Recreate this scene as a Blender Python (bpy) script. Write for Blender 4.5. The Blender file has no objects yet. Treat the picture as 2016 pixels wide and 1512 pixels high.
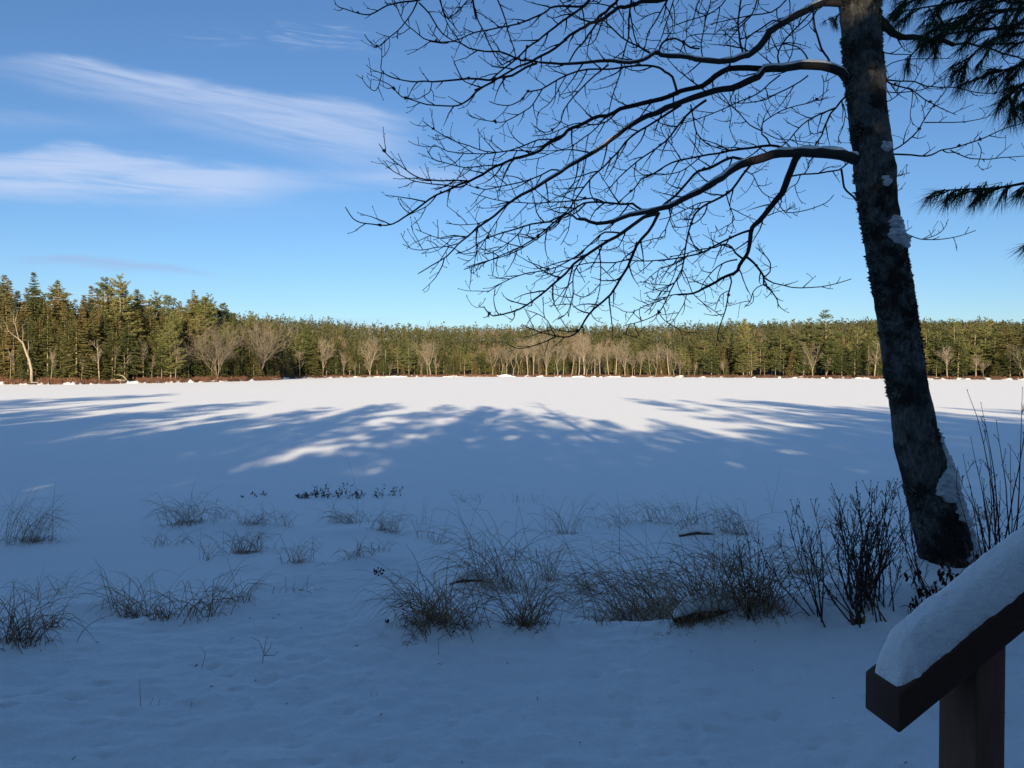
import bpy, math, random
import numpy as np
from mathutils import Vector
PI = math.pi
scene = bpy.context.scene
COL = scene.collection
F = 1630.0            # focal length in photo pixels (photo is 2016 wide)
EYE = 3.0             # eye height above the frozen lake
HY = 725.0            # horizon row in the photo
PITCH = math.atan((756.0 - HY) / F)
SUN_EL = math.radians(13.0)
SUN_AZ = -0.036       # sideways drift of the light that travels away from the camera

# ------------------------------------------------------------------ camera
cam_data = bpy.data.cameras.new('camera')
cam = bpy.data.objects.new('camera', cam_data)
COL.objects.link(cam)
cam.location = (0, 0, EYE)
cam.rotation_euler = (PI / 2 - PITCH, 0, 0)
cam_data.sensor_width = 36.0
cam_data.lens = 36.0 * F / 2016.0
cam_data.clip_start = 0.05
cam_data.clip_end = 20000
scene.camera = cam

def ray(px, py):
    x = (px - 1008.0) / F
    u = -(py - 756.0) / F
    return np.array([x, math.cos(PITCH) + u * math.sin(PITCH), -math.sin(PITCH) + u * math.cos(PITCH)])

def at(px, py, Y):
    d = ray(px, py)
    return d * (Y / d[1]) + np.array([0, 0, EYE])

# ------------------------------------------------------------------ mesh helpers
class MB:
    """collects vertices and faces, builds ONE mesh object"""
    def __init__(self):
        self.v = []; self.q = []; self.t = []; self.n = 0; self.a = []
    def add(self, verts, quads=None, tris=None, tint=0.5):
        verts = np.asarray(verts, dtype=np.float64).reshape(-1, 3)
        self.v.append(verts)
        if quads is not None and len(quads): self.q.append(np.asarray(quads, dtype=np.int64) + self.n)
        if tris is not None and len(tris): self.t.append(np.asarray(tris, dtype=np.int64) + self.n)
        tt = np.asarray(tint, dtype=np.float32)
        self.a.append(np.full(len(verts), tt, dtype=np.float32) if tt.ndim == 0 else tt)
        self.n += len(verts)
    def tube(self, pts, radii, sides=6, cap=True, tint=0.5):
        p = np.asarray(pts, dtype=float); n = len(p)
        r = np.broadcast_to(np.asarray(radii, dtype=float), (n,))
        t = np.gradient(p, axis=0)
        t /= (np.linalg.norm(t, axis=1)[:, None] + 1e-12)
        m = np.abs(t.mean(0)); ref = np.eye(3)[int(np.argmin(m))]
        a = np.cross(t, ref); a /= (np.linalg.norm(a, axis=1)[:, None] + 1e-12)
        b = np.cross(t, a)
        ang = np.linspace(0, 2 * PI, sides, endpoint=False)
        ring = a[:, None, :] * np.cos(ang)[None, :, None] + b[:, None, :] * np.sin(ang)[None, :, None]
        v = (p[:, None, :] + ring * r[:, None, None]).reshape(-1, 3)
        i = np.arange(n - 1)[:, None] * sides; j = np.arange(sides)[None, :]; k = (j + 1) % sides
        q = np.stack([i + j, i + k, i + sides + k, i + sides + j], -1).reshape(-1, 4)
        tr = []
        if cap:
            v = np.vstack([v, p[0], p[-1]]); c0 = n * sides; c1 = c0 + 1
            for s in range(sides):
                tr.append((c0, (s + 1) % sides, s)); tr.append((c1, (n - 1) * sides + s, (n - 1) * sides + (s + 1) % sides))
        self.add(v, q, np.array(tr) if tr else None, tint)
    def box(self, c, ax, ay, az):
        """centre and three half-extent vectors"""
        c = np.asarray(c, float); ax = np.asarray(ax, float); ay = np.asarray(ay, float); az = np.asarray(az, float)
        v = [c + sx * ax + sy * ay + sz * az for sz in (-1, 1) for sy in (-1, 1) for sx in (-1, 1)]
        self.add(v, [(0, 2, 3, 1), (4, 5, 7, 6), (0, 1, 5, 4), (2, 6, 7, 3), (0, 4, 6, 2), (1, 3, 7, 5)])
    def mesh(self, name, smooth=False):
        me = bpy.data.meshes.new(name)
        v = np.concatenate(self.v) if self.v else np.zeros((0, 3))
        q = np.concatenate(self.q) if self.q else np.zeros((0, 4), int)
        t = np.concatenate(self.t) if self.t else np.zeros((0, 3), int)
        me.vertices.add(len(v)); me.vertices.foreach_set('co', v.astype(np.float32).ravel())
        nl = q.size + t.size
        me.loops.add(nl); me.polygons.add(len(q) + len(t))
        me.loops.foreach_set('vertex_index', np.concatenate([q.ravel(), t.ravel()]).astype(np.int32))
        ls = np.concatenate([np.arange(len(q)) * 4, q.size + np.arange(len(t)) * 3]).astype(np.int32)
        me.polygons.foreach_set('loop_start', ls)
        me.update(calc_edges=True)
        at_ = me.attributes.new('tint', 'FLOAT', 'POINT')
        at_.data.foreach_set('value', np.concatenate(self.a))
        if smooth: me.polygons.foreach_set('use_smooth', np.ones(len(me.polygons), dtype=bool))
        me.validate()
        return me
    def build(self, name, m, parent=None, smooth=False, origin=None):
        """vertices are in world space; a child is shifted to its parent's base"""
        o0 = None
        if parent is not None:
            o0 = np.array(parent['base_at'])
        elif origin is not None:
            o0 = np.asarray(origin, float)
        if o0 is not None: self.v = [x - o0 for x in self.v]
        ob = bpy.data.objects.new(name, self.mesh(name, smooth))
        ob.data.materials.append(m)
        COL.objects.link(ob)
        if parent is not None:
            ob.parent = parent
            ob['base_at'] = list(o0)
        elif origin is not None:
            ob.location = o0
            ob['base_at'] = list(o0)
        return ob

def tag(o, label=None, cat=None, group=None, kind=None):
    if label: o['label'] = label
    if cat: o['category'] = cat
    if group: o['group'] = group
    if kind: o['kind'] = kind
    return o

def thing(name, loc, label, cat, group=None):
    o = bpy.data.objects.new(name, None); COL.objects.link(o)
    o.location = tuple(float(c) for c in loc)
    o['base_at'] = [float(c) for c in loc]
    o.empty_display_size = 0.3
    return tag(o, label, cat, group)

def copy_tree(o, parent=None):
    c = o.copy(); COL.objects.link(c)
    if parent is not None: c.parent = parent
    for ch in list(o.children): copy_tree(ch, c)
    return c

# ------------------------------------------------------------------ value noise for geometry
def vnoise(x, y, seed=0):
    x = np.asarray(x, float); y = np.asarray(y, float)
    xi = np.floor(x).astype(np.int64); yi = np.floor(y).astype(np.int64)
    fx = x - xi; fy = y - yi
    fx = fx * fx * fx * (fx * (fx * 6 - 15) + 10); fy = fy * fy * fy * (fy * (fy * 6 - 15) + 10)
    def h(a, b):
        n = (a * 374761393 + b * 668265263 + seed * 974711) & 0x7fffffff
        n = ((n ^ (n >> 13)) * 1274126177) & 0x7fffffff
        n = n ^ (n >> 16)
        return (n & 0xffff) / 65535.0 * 2 - 1
    return (h(xi, yi) * (1 - fx) + h(xi + 1, yi) * fx) * (1 - fy) + (h(xi, yi + 1) * (1 - fx) + h(xi + 1, yi + 1) * fx) * fy

def sstep(a, b, x):
    t = np.clip((x - a) / (b - a), 0, 1)
    return t * t * (3 - 2 * t)

# ------------------------------------------------------------------ materials
def mat(name):
    m = bpy.data.materials.new(name); m.use_nodes = True
    nt = m.node_tree; b = nt.nodes['Principled BSDF']
    return m, nt, b
def nd(nt, typ, **kw):
    n = nt.nodes.new(typ)
    for k, v in kw.items(): setattr(n, k, v)
    return n
def ramp(nt, stops, fac):
    r = nd(nt, 'ShaderNodeValToRGB'); e = r.color_ramp.elements
    e[0].position, e[0].color = stops[0][0], (*stops[0][1], 1)
    e[1].position, e[1].color = stops[-1][0], (*stops[-1][1], 1)
    for p, c in stops[1:-1]:
        k = e.new(p); k.color = (*c, 1)
    nt.links.new(fac, r.inputs['Fac']); return r
def noise(nt, scale, detail=4, rough=0.55, vec=None, mapping=None):
    n = nd(nt, 'ShaderNodeTexNoise'); n.inputs['Scale'].default_value = scale
    n.inputs['Detail'].default_value = detail; n.inputs['Roughness'].default_value = rough
    if vec is not None:
        if mapping:
            mp = nd(nt, 'ShaderNodeMapping'); mp.inputs['Scale'].default_value = mapping
            nt.links.new(vec, mp.inputs['Vector']); vec = mp.outputs['Vector']
        nt.links.new(vec, n.inputs['Vector'])
    return n
def bump(nt, b, height, strength, dist, prev=None):
    bp = nd(nt, 'ShaderNodeBump'); bp.inputs['Strength'].default_value = strength; bp.inputs['Distance'].default_value = dist
    nt.links.new(height, bp.inputs['Height'])
    if prev is not None: nt.links.new(prev.outputs['Normal'], bp.inputs['Normal'])
    nt.links.new(bp.outputs['Normal'], b.inputs['Normal']); return bp

def snow_material(name, grain=1.0):
    m, nt, b = mat(name)
    co = nd(nt, 'ShaderNodeTexCoord').outputs['Object']
    n1 = noise(nt, 0.7, 5, 0.6, co)
    r = ramp(nt, [(0.3, (0.86, 0.885, 0.91)), (0.7, (0.90, 0.91, 0.92))], n1.outputs['Fac'])
    nt.links.new(r.outputs['Color'], b.inputs['Base Color'])
    b.inputs['Roughness'].default_value = 0.7
    b.inputs['Specular IOR Level'].default_value = 0.15
    n2 = noise(nt, 9.0, 6, 0.65, co); n3 = noise(nt, 140.0, 2, 0.5, co)
    n4 = noise(nt, 38.0, 4, 0.6, co)
    b1 = bump(nt, b, n2.outputs['Fac'], 0.55 * grain, 0.04)
    b2 = bump(nt, b, n4.outputs['Fac'], 0.55 * grain, 0.012, b1)
    bump(nt, b, n3.outputs['Fac'], 0.6 * grain, 0.004, b2)
    return m

def foliage_material(name, stops):
    m, nt, b = mat(name)
    oi = nd(nt, 'ShaderNodeObjectInfo'); co = nd(nt, 'ShaderNodeTexCoord').outputs['Object']
    n1 = noise(nt, 0.55, 3, 0.6, co)
    at_ = nd(nt, 'ShaderNodeAttribute', attribute_name='tint')
    a1 = nd(nt, 'ShaderNodeMath', operation='MULTIPLY_ADD'); a1.inputs[1].default_value = 0.6
    nt.links.new(n1.outputs['Fac'], a1.inputs[0])
    s = nd(nt, 'ShaderNodeMath', operation='MULTIPLY_ADD'); s.inputs[1].default_value = 0.75; s.inputs[2].default_value = -0.30
    nt.links.new(oi.outputs['Random'], s.inputs[0]); nt.links.new(s.outputs[0], a1.inputs[2])
    a2 = nd(nt, 'ShaderNodeMath', operation='MULTIPLY_ADD'); a2.inputs[1].default_value = 0.45
    nt.links.new(at_.outputs['Fac'], a2.inputs[0]); nt.links.new(a1.outputs[0], a2.inputs[2])
    r = ramp(nt, stops, a2.outputs[0])
    nt.links.new(r.outputs['Color'], b.inputs['Base Color'])
    b.inputs['Roughness'].default_value = 0.75; b.inputs['Specular IOR Level'].default_value = 0.12
    return m

def tint_material(name, c0, c1, rough=0.85, nscale=None):
    """colour runs from c0 to c1 with the mesh's own tint and a little noise"""
    m, nt, b = mat(name)
    at_ = nd(nt, 'ShaderNodeAttribute', attribute_name='tint')
    fac = at_.outputs['Fac']
    if nscale:
        n1 = noise(nt, nscale, 4, 0.6, nd(nt, 'ShaderNodeTexCoord').outputs['Object'])
        a = nd(nt, 'ShaderNodeMath', operation='ADD'); s = nd(nt, 'ShaderNodeMath', operation='SUBTRACT'); s.inputs[1].default_value = 0.5
        nt.links.new(n1.outputs['Fac'], s.inputs[0]); nt.links.new(s.outputs[0], a.inputs[0]); nt.links.new(fac, a.inputs[1]); fac = a.outputs[0]
    r = ramp(nt, [(0.0, c0), (1.0, c1)], fac)
    nt.links.new(r.outputs['Color'], b.inputs['Base Color'])
    b.inputs['Roughness'].default_value = rough; b.inputs['Specular IOR Level'].default_value = 0.15
    return m

M = {}
M['snow'] = snow_material('snow')
M['bark_snow'] = tint_material('bark_snow', (0.36, 0.38, 0.40), (0.66, 0.68, 0.70), nscale=14.0)  # thin snow on bark, with shade put into its greyer colour
M['lake_snow'] = snow_material('lake_snow', 0.5)
M['spruce'] = foliage_material('spruce_needles', [(0.0, (0.022, 0.032, 0.012)), (0.4, (0.048, 0.056, 0.019)), (0.7, (0.080, 0.074, 0.026)), (1.0, (0.122, 0.090, 0.036))])
M['pine'] = foliage_material('pine_needles', [(0.0, (0.030, 0.044, 0.018)), (0.45, (0.072, 0.088, 0.028)), (0.75, (0.112, 0.118, 0.042)), (1.0, (0.150, 0.138, 0.055))])
M['conifer_bark'] = tint_material('conifer_bark', (0.09, 0.07, 0.05), (0.30, 0.24, 0.17), nscale=2.0)
M['pale_bark'] = tint_material('pale_bark', (0.085, 0.070, 0.053), (0.27, 0.225, 0.17), nscale=1.5)
M['brush'] = tint_material('red_brush', (0.065, 0.030, 0.023), (0.17, 0.095, 0.062))
M['rock'] = tint_material('rock', (0.12, 0.11, 0.10), (0.25, 0.23, 0.21), nscale=3.0)

def floor_material():
    """needle litter with patches of snow between the trunks, snow on the open shore"""
    m, nt, b = mat('forest_floor')
    at_ = nd(nt, 'ShaderNodeAttribute', attribute_name='tint')
    co = nd(nt, 'ShaderNodeTexCoord').outputs['Object']
    n1 = noise(nt, 0.45, 5, 0.65, co); n2 = noise(nt, 2.5, 4, 0.6, co)
    a = nd(nt, 'ShaderNodeMath', operation='MULTIPLY_ADD'); a.inputs[1].default_value = 0.9; nt.links.new(n1.outputs['Fac'], a.inputs[0])
    s = nd(nt, 'ShaderNodeMath', operation='MULTIPLY_ADD'); s.inputs[1].default_value = 1.0; s.inputs[2].default_value = -0.5
    nt.links.new(at_.outputs['Fac'], s.inputs[0]); nt.links.new(s.outputs[0], a.inputs[2])
    r = ramp(nt, [(0.42, (0.82, 0.84, 0.87)), (0.52, (0.10, 0.075, 0.05))], a.outputs[0])
    r2 = ramp(nt, [(0.3, (0.035, 0.026, 0.018)), (0.7, (0.10, 0.07, 0.045))], n2.outputs['Fac'])
    f = ramp(nt, [(0.42, (0, 0, 0)), (0.52, (1, 1, 1))], a.outputs[0])
    mx = nd(nt, 'ShaderNodeMix', data_type='RGBA'); nt.links.new(f.outputs['Color'], mx.inputs['Factor'])
    mx.inputs['A'].default_value = (0.82, 0.84, 0.87, 1); nt.links.new(r2.outputs['Color'], mx.inputs['B'])
    nt.links.new(mx.outputs['Result'], b.inputs['Base Color'])
    b.inputs['Roughness'].default_value = 0.85; b.inputs['Specular IOR Level'].default_value = 0.1
    return m
M['forest_floor'] = floor_material()
# ------------------------------------------------------------------ near bank
LIPX = [-12, -4.6, -3.4, -2.6, -2.1, -1.6, -1.0, -0.55, -0.2, 0.6, 2.0, 2.7, 3.3, 4.6, 12]
LIPY = [5.0, 5.4, 5.8, 6.3, 7.0, 8.3, 8.2, 6.9, 6.0, 5.85, 6.1, 6.6, 7.7, 8.0, 7.0]
MOUNDS = []           # (x, y, radius, height) snow humps under tussocks
def ground_h(x, y):
    x = np.asarray(x, float); y = np.asarray(y, float)
    lip = np.interp(x, LIPX, LIPY) + 0.18 * vnoise(x * 1.3, y * 0.2, 3)
    top = 1.17 + 0.03 * vnoise(x * 0.35, y * 0.35, 5) + 0.10 * sstep(1.2, 3.2, x) * sstep(9.5, 6.0, y)
    d = y - lip
    low0 = 0.72
    low = low0 * np.clip((19.5 - y) / (19.5 - 6.5), -2, 1.0)
    low = np.where(low > 0, low, low * 1.2)
    k = sstep(-0.10, 0.85, d)
    far = sstep(30.0, 19.0, y)
    z = top * (1 - k) + np.minimum(low, top) * k
    z += 0.022 * vnoise(x * 0.8 + 3, y * 0.8, 7) * far + 0.014 * vnoise(x * 2.1, y * 2.1 + 9, 8) * far
    for (mx, my, mr, mh) in MOUNDS:
        z = z + mh * np.exp(-((x - mx) ** 2 + ((y - my) * 1.15) ** 2) / (mr * mr))
    # a rise behind the viewpoint so the woods there stand on land
    z += 0.04 * np.clip(-y - 4, 0, 60)
    return z

def gpix(px, py, y0=2.0, y1=60.0):
    """where the view ray of a photo pixel meets the bank"""
    d = ray(px, py); ys = np.linspace(y0, y1, 3000)
    pts = d[None, :] * (ys / d[1])[:, None]
    gz = np.maximum(ground_h(pts[:, 0], pts[:, 1]), 0.0)
    hit = np.nonzero(pts[:, 2] + EYE <= gz)[0]
    i = hit[0] if len(hit) else len(ys) - 1
    return np.array([pts[i, 0], pts[i, 1], float(gz[i])])

for (px, py, r, h) in [(490, 1040, .55, .13), (400, 1032, .5, .10), (700, 1052, .6, .12), (930, 1150, .45, .12), (1000, 1190, .35, .06),
                       (1385, 1215, .36, .15), (1490, 1222, .30, .10), (1370, 1052, .45, .12), (1250, 1035, .5, .08), (160, 1215, .35, .14),
                       (1640, 1195, .3, .14), (1700, 1215, .22, .10), (1870, 1125, .55, .16), (1800, 1185, .5, .12), (60, 1065, .5, .08),
                       (860, 1225, .5, .06), (1290, 1195, .5, .08), (1500, 1200, .5, .06), (1140, 1160, .4, .05), (590, 1110, .4, .05)]:
    p = gpix(px, py)
    MOUNDS.append((p[0], p[1], r, h))

def grid_mesh(xs, ys, zf):
    X, Y = np.meshgrid(xs, ys)
    Z = zf(X, Y)
    nx, ny = len(xs), len(ys)
    mb = MB()
    i = np.arange(ny - 1)[:, None] * nx; j = np.arange(nx - 1)[None, :]
    q = np.stack([i + j, i + j + 1, i + nx + j + 1, i + nx + j], -1).reshape(-1, 4)
    mb.add(np.stack([X, Y, Z], -1).reshape(-1, 3), q)
    return mb

rng = np.random.default_rng(11)
DIMPLES = [(rng.uniform(-4, 4), rng.uniform(2.6, 6.0), rng.uniform(.02, .05), rng.uniform(.012, .034)) for _ in range(420)]
def bank_z(X, Y):
    z = ground_h(X, Y)
    near = sstep(16, 5, Y) * sstep(-1, 1.5, Y)
    z = z + near * (0.014 * vnoise(X * 4.3, Y * 5, 21) + 0.009 * vnoise(X * 10, Y * 12, 22) + 0.006 * vnoise(X * 22, Y * 27, 23))
    for (dx, dy, dr, dh) in DIMPLES:
        z = z - dh * np.exp(-((X - dx) ** 2 + ((Y - dy) * 1.4) ** 2) / (dr * dr))
    return z
s = np.linspace(-1, 1, 460)
xs = 5.0 * s + 85.0 * np.sign(s) * np.abs(s) ** 5
ys = np.concatenate([np.linspace(-80, -4, 40)[:-1], np.linspace(-4, 2, 30)[:-1], np.linspace(2, 7.5, 190)[:-1], np.linspace(7.5, 14, 130)[:-1], np.linspace(14, 26, 90)])
bank = grid_mesh(xs, ys, bank_z).build('snowy_bank', M['snow'], smooth=True)
tag(bank, kind='structure')

# ------------------------------------------------------------------ frozen lake: one sheet to the horizon
xs = np.concatenate([[-6000, -2500, -1000], np.linspace(-400, 400, 60), [1000, 2500, 6000]])
ys = np.concatenate([[-3000, -500, -100], np.linspace(-40, 20, 10)[:-1], np.linspace(20, 420, 90), [900, 2500, 6000]])
def lake_z(X, Y):
    return 0.0 + 0 * X
lake = grid_mesh(xs, ys, lake_z).build('frozen_lake', M['lake_snow'], smooth=True)
tag(lake, kind='structure')

# ------------------------------------------------------------------ far shore land
SHX = [-3000, -1200, -200, 0, 150, 300, 430, 545, 568, 600, 700, 850, 1000, 1300, 1500, 1750, 2016, 2400, 3200, 5000]
SHY = [749, 753, 757, 757, 757, 754.5, 752, 748.5, 746.2, 744.8, 743.2, 742, 742, 742.8, 744, 746.5, 748, 752, 758, 762]
def shoreD(px):
    return EYE * F / (np.interp(px, SHX, SHY) - HY)
SKX = [-400, 0, 20, 45, 72, 100, 115, 150, 190, 235, 270, 300, 340, 385, 412, 440, 470, 497, 540, 600, 650, 750, 860, 900, 1000, 1100, 1190, 1310, 1400, 1465, 1500, 1555, 1580, 1650, 1690, 1725, 1820, 1850, 1900, 1960, 2016, 2600]
SKY = [545, 541, 545, 562, 556, 568, 552, 575, 556, 548, 568, 574, 580, 573, 587, 600, 616, 618, 631, 630, 638, 640, 638, 643, 643, 640, 635, 635, 640, 634, 641, 633, 638, 636, 633, 634, 633, 637, 634, 636, 640, 636]
def land_h(px, o):
    px = np.asarray(px, float); o = np.asarray(o, float)
    left = sstep(620, 420, px)
    z = np.where(o < 0, 0.25 * o, 0.45 * sstep(0, 2.0, o) + 0.35 * sstep(2, 8, o))
    oo = np.clip(o - 4, 0, None)
    zl = 0.10 * np.minimum(oo, 70) + 0.03 * np.clip(oo - 70, 0, 400)
    zr = 0.02 * np.minimum(oo, 14) + 0.072 * np.clip(oo - 14, 0, 335)
    return z + left * zl + (1 - left) * zr
def land_pt(px, o):
    Y = float(shoreD(px)) + o
    return np.array([(px - 1008.0) / F * Y, Y, float(land_h(px, o))])
pxs = np.concatenate([np.linspace(-3000, -300, 30)[:-1], np.linspace(-300, 2350, 500)[:-1], np.linspace(2350, 5000, 30)])
os_ = np.array([-3, -1, -.3, 0, .3, .6, 1, 1.5, 2, 3, 4, 6, 8, 11, 15, 20, 30, 45, 70, 110, 180, 260, 375, 500, 900, 2500])
PX, O = np.meshgrid(pxs, os_)
jit = 1.1 * vnoise(PX / 9.0, O * 0 + 1.5, 31) + 0.8 * vnoise(PX / 3.0, O * 0 + 7.5, 32)
Yv = shoreD(PX) + O + jit
Zv = land_h(PX, O) + np.where((O > 0.5) & (O < 40), 0.18 * vnoise(PX / 5.0, O / 2.0, 33) + 0.1 * vnoise(PX / 2.0, O, 34), 0)
mb = MB(); nx, ny = len(pxs), len(os_)
i = np.arange(ny - 1)[:, None] * nx; j = np.arange(nx - 1)[None, :]
mb.add(np.stack([(PX - 1008) / F * Yv, Yv, Zv], -1).reshape(-1, 3), np.stack([i + j, i + j + 1, i + nx + j + 1, i + nx + j], -1).reshape(-1, 4),
       tint=(sstep(0.2, 2.6, O + 2.5 * vnoise(PX / 7.0, O / 3.0, 35))).ravel())
tag(mb.build('far_shore_land', M['forest_floor'], smooth=True), kind='structure')

# ------------------------------------------------------------------ sky, sun
world = bpy.data.worlds.new('World'); scene.world = world; world.use_nodes = True
wt = world.node_tree
for n in list(wt.nodes): wt.nodes.remove(n)
wo = nd(wt, 'ShaderNodeOutputWorld'); bg = nd(wt, 'ShaderNodeBackground')
sky = nd(wt, 'ShaderNodeTexSky', sky_type='NISHITA', sun_disc=False)
sky.sun_elevation = SUN_EL; sky.sun_rotation = PI + SUN_AZ
sky.altitude = 0; sky.air_density = 0.9; sky.dust_density = 0.12; sky.ozone_density = 5.0
WORLD_STRENGTH = 0.053
bg.inputs['Strength'].default_value = WORLD_STRENGTH
wt.links.new(bg.outputs[0], wo.inputs['Surface'])
tc = nd(wt, 'ShaderNodeTexCoord')
def mth(op, a, b=None, c=None, clamp=False):
    n = nd(wt, 'ShaderNodeMath', operation=op); n.use_clamp = clamp
    for i, x in enumerate((a, b, c)):
        if x is None: continue
        if isinstance(x, (int, float)): n.inputs[i].default_value = x
        else: wt.links.new(x, n.inputs[i])
    return n.outputs[0]
def sms(x, a, b):
    n = nd(wt, 'ShaderNodeMapRange', interpolation_type='SMOOTHSTEP')
    n.inputs['From Min'].default_value = a; n.inputs['From Max'].default_value = b
    wt.links.new(x, n.inputs['Value']); return n.outputs['Result']
sp = nd(wt, 'ShaderNodeSeparateXYZ'); wt.links.new(tc.outputs['Generated'], sp.inputs[0])
dy = mth('MAXIMUM', sp.outputs['Y'], 0.05)
U = mth('DIVIDE', sp.outputs['X'], dy); V = mth('DIVIDE', sp.outputs['Z'], dy)
ahead = sms(sp.outputs['Y'], 0.1, 0.3)
def cnoise(su, sv, slope, detail, dist, off=0.0):
    vv = mth('SUBTRACT', V, mth('MULTIPLY', U, slope))
    cb = nd(wt, 'ShaderNodeCombineXYZ')
    wt.links.new(mth('MULTIPLY', U, su), cb.inputs[0]); wt.links.new(mth('MULTIPLY', vv, sv), cb.inputs[1]); cb.inputs[2].default_value = off
    n = nd(wt, 'ShaderNodeTexNoise'); n.inputs['Scale'].default_value = 1.0; n.inputs['Detail'].default_value = detail
    n.inputs['Roughness'].default_value = 0.6; n.inputs['Distortion'].default_value = dist
    wt.links.new(cb.outputs[0], n.inputs['Vector']); return n.outputs['Fac']
def curve(x, pts):
    """piecewise map of u through a float curve"""
    n = nd(wt, 'ShaderNodeFloatCurve'); c = n.mapping.curves[0]
    xs_ = [p[0] for p in pts]; x0, x1 = xs_[0], xs_[-1]
    mr = nd(wt, 'ShaderNodeMapRange'); mr.inputs['From Min'].default_value = x0; mr.inputs['From Max'].default_value = x1
    wt.links.new(x, mr.inputs['Value'])
    while len(c.points) < len(pts): c.points.new(0.5, 0.5)
    for q, p in zip(c.points, pts): q.location = ((p[0] - x0) / (x1 - x0), p[1])
    n.mapping.update()
    wt.links.new(mr.outputs[0], n.inputs['Value']); return n.outputs[0]
def uv(px, py): return ((px - 1008) / F, (HY - py) / F)
def band(edges, soft_top, soft_bot, dens, streak, wob):
    """edges: (px, top row, bottom row, density)"""
    top = curve(U, [(uv(p, 0)[0], uv(0, t)[1]) for p, t, b_, d in edges])
    bot = curve(U, [(uv(p, 0)[0], uv(0, b_)[1]) for p, t, b_, d in edges])
    den = curve(U, [(uv(p, 0)[0], d) for p, t, b_, d in edges])
    vw = mth('ADD', V, mth('MULTIPLY', mth('SUBTRACT', wob, 0.5), 0.030))
    a = mth('SUBTRACT', top, vw); b_ = mth('SUBTRACT', vw, bot)
    m = mth('MULTIPLY', sms(a, -soft_top * .4, soft_top), sms(b_, -soft_bot * .4, soft_bot))
    m = mth('MULTIPLY', m, den)
    return mth('MULTIPLY', mth('MULTIPLY', m, streak), dens)
wob = cnoise(7, 26, -0.12, 5, 0.3)
st1 = sms(cnoise(6, 75, -0.19, 8, 0.6, 3.0), 0.08, 0.70)
st2 = sms(cnoise(5, 60, -0.06, 8, 0.6, 8.0), 0.16, 0.66)
st3 = sms(cnoise(14, 90, -0.12, 8, 1.0, 15.0), 0.46, 0.72)
b1 = band([(-700, 60, 100, .5), (-150, 95, 125, .7), (0, 112, 150, .75), (150, 113, 190, 1), (300, 142, 232, 1), (500, 178, 285, 1), (700, 198, 340, .85), (780, 225, 350, .45), (840, 235, 345, 0)], .012, .045, .62, st1, wob)
b2 = band([(-700, 300, 380, .6), (0, 303, 388, 1), (130, 288, 397, 1), (300, 304, 404, 1), (450, 324, 404, .95), (560, 334, 392, .6), (700, 336, 376, .5), (850, 326, 374, .55), (960, 342, 374, .3), (1050, 345, 372, 0)], .012, .022, .68, st2, wob)
b3 = band([(520, 40, 100, 0), (600, 45, 102, .6), (690, 48, 105, .7), (760, 75, 110, .3), (830, 85, 110, 0)], .02, .02, .6, st3, wob)
b4 = band([(330, 60, 95, 0), (400, 60, 96, .4), (450, 55, 95, .5), (520, 80, 100, 0)], .015, .015, .6, st3, wob)
b5 = band([(-300, 190, 245, .5), (0, 215, 262, .6), (200, 225, 268, .3), (330, 240, 268, 0)], .02, .02, .35, st1, wob)
b6 = band([(250, 380, 430, 0), (450, 385, 432, .5), (600, 395, 430, .2), (700, 400, 430, 0)], .02, .02, .3, st2, wob)
light_c = b1
for x in (b2, b3, b4, b5, b6): light_c = mth('ADD', light_c, x)
light_c = mth('MULTIPLY', mth('MINIMUM', light_c, 0.85), ahead)
rear_fill = mth('MULTIPLY', sms(mth('MULTIPLY', sp.outputs['Y'], -1.0), 0.05, 0.45), sms(sp.outputs['Z'], 0.15, 0.5))
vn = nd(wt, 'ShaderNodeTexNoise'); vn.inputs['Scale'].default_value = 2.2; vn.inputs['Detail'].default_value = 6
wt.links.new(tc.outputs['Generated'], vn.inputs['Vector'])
rear_fill = mth('MULTIPLY', rear_fill, sms(vn.outputs['Fac'], 0.3, 0.65))
rear_fill = mth('MULTIPLY', rear_fill, 0.19)
g1 = band([(20, 506, 520, 0), (80, 504, 524, 1), (200, 508, 530, 1), (330, 518, 538, .9), (430, 530, 544, 0)], .006, .008, .55, st2, wob)
g2 = band([(600, 622, 640, 0), (660, 622, 636, .8), (740, 624, 637, .6), (800, 628, 637, 0)], .005, .005, .5, st2, wob)
grey_c = mth('MULTIPLY', mth('ADD', g1, g2), ahead)
SKYMUL = nd(wt, 'ShaderNodeMix', data_type='RGBA', blend_type='MULTIPLY'); SKYMUL.inputs['Factor'].default_value = 1.0
wt.links.new(sky.outputs['Color'], SKYMUL.inputs['A']); SKYMUL.inputs['B'].default_value = (0.97, 0.90, 0.87, 1)
mx1 = nd(wt, 'ShaderNodeMix', data_type='RGBA'); mx2 = nd(wt, 'ShaderNodeMix', data_type='RGBA')
wt.links.new(light_c, mx1.inputs['Factor']); wt.links.new(SKYMUL.outputs['Result'], mx1.inputs['A'])
mx1.inputs['B'].default_value = (4.0, 4.6, 6.0, 1)
wt.links.new(grey_c, mx2.inputs['Factor']); wt.links.new(mx1.outputs['Result'], mx2.inputs['A']); mx2.inputs['B'].default_value = (2.3, 3.0, 4.6, 1)
mx3 = nd(wt, 'ShaderNodeMix', data_type='RGBA'); wt.links.new(rear_fill, mx3.inputs['Factor']); wt.links.new(mx2.outputs['Result'], mx3.inputs['A'])
mx3.inputs['B'].default_value = (5.0, 9.0, 13.0, 1)     # unseen brightening added to the sky behind the camera, lifting shaded snow
wt.links.new(mx3.outputs['Result'], bg.inputs['Color'])

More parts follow.
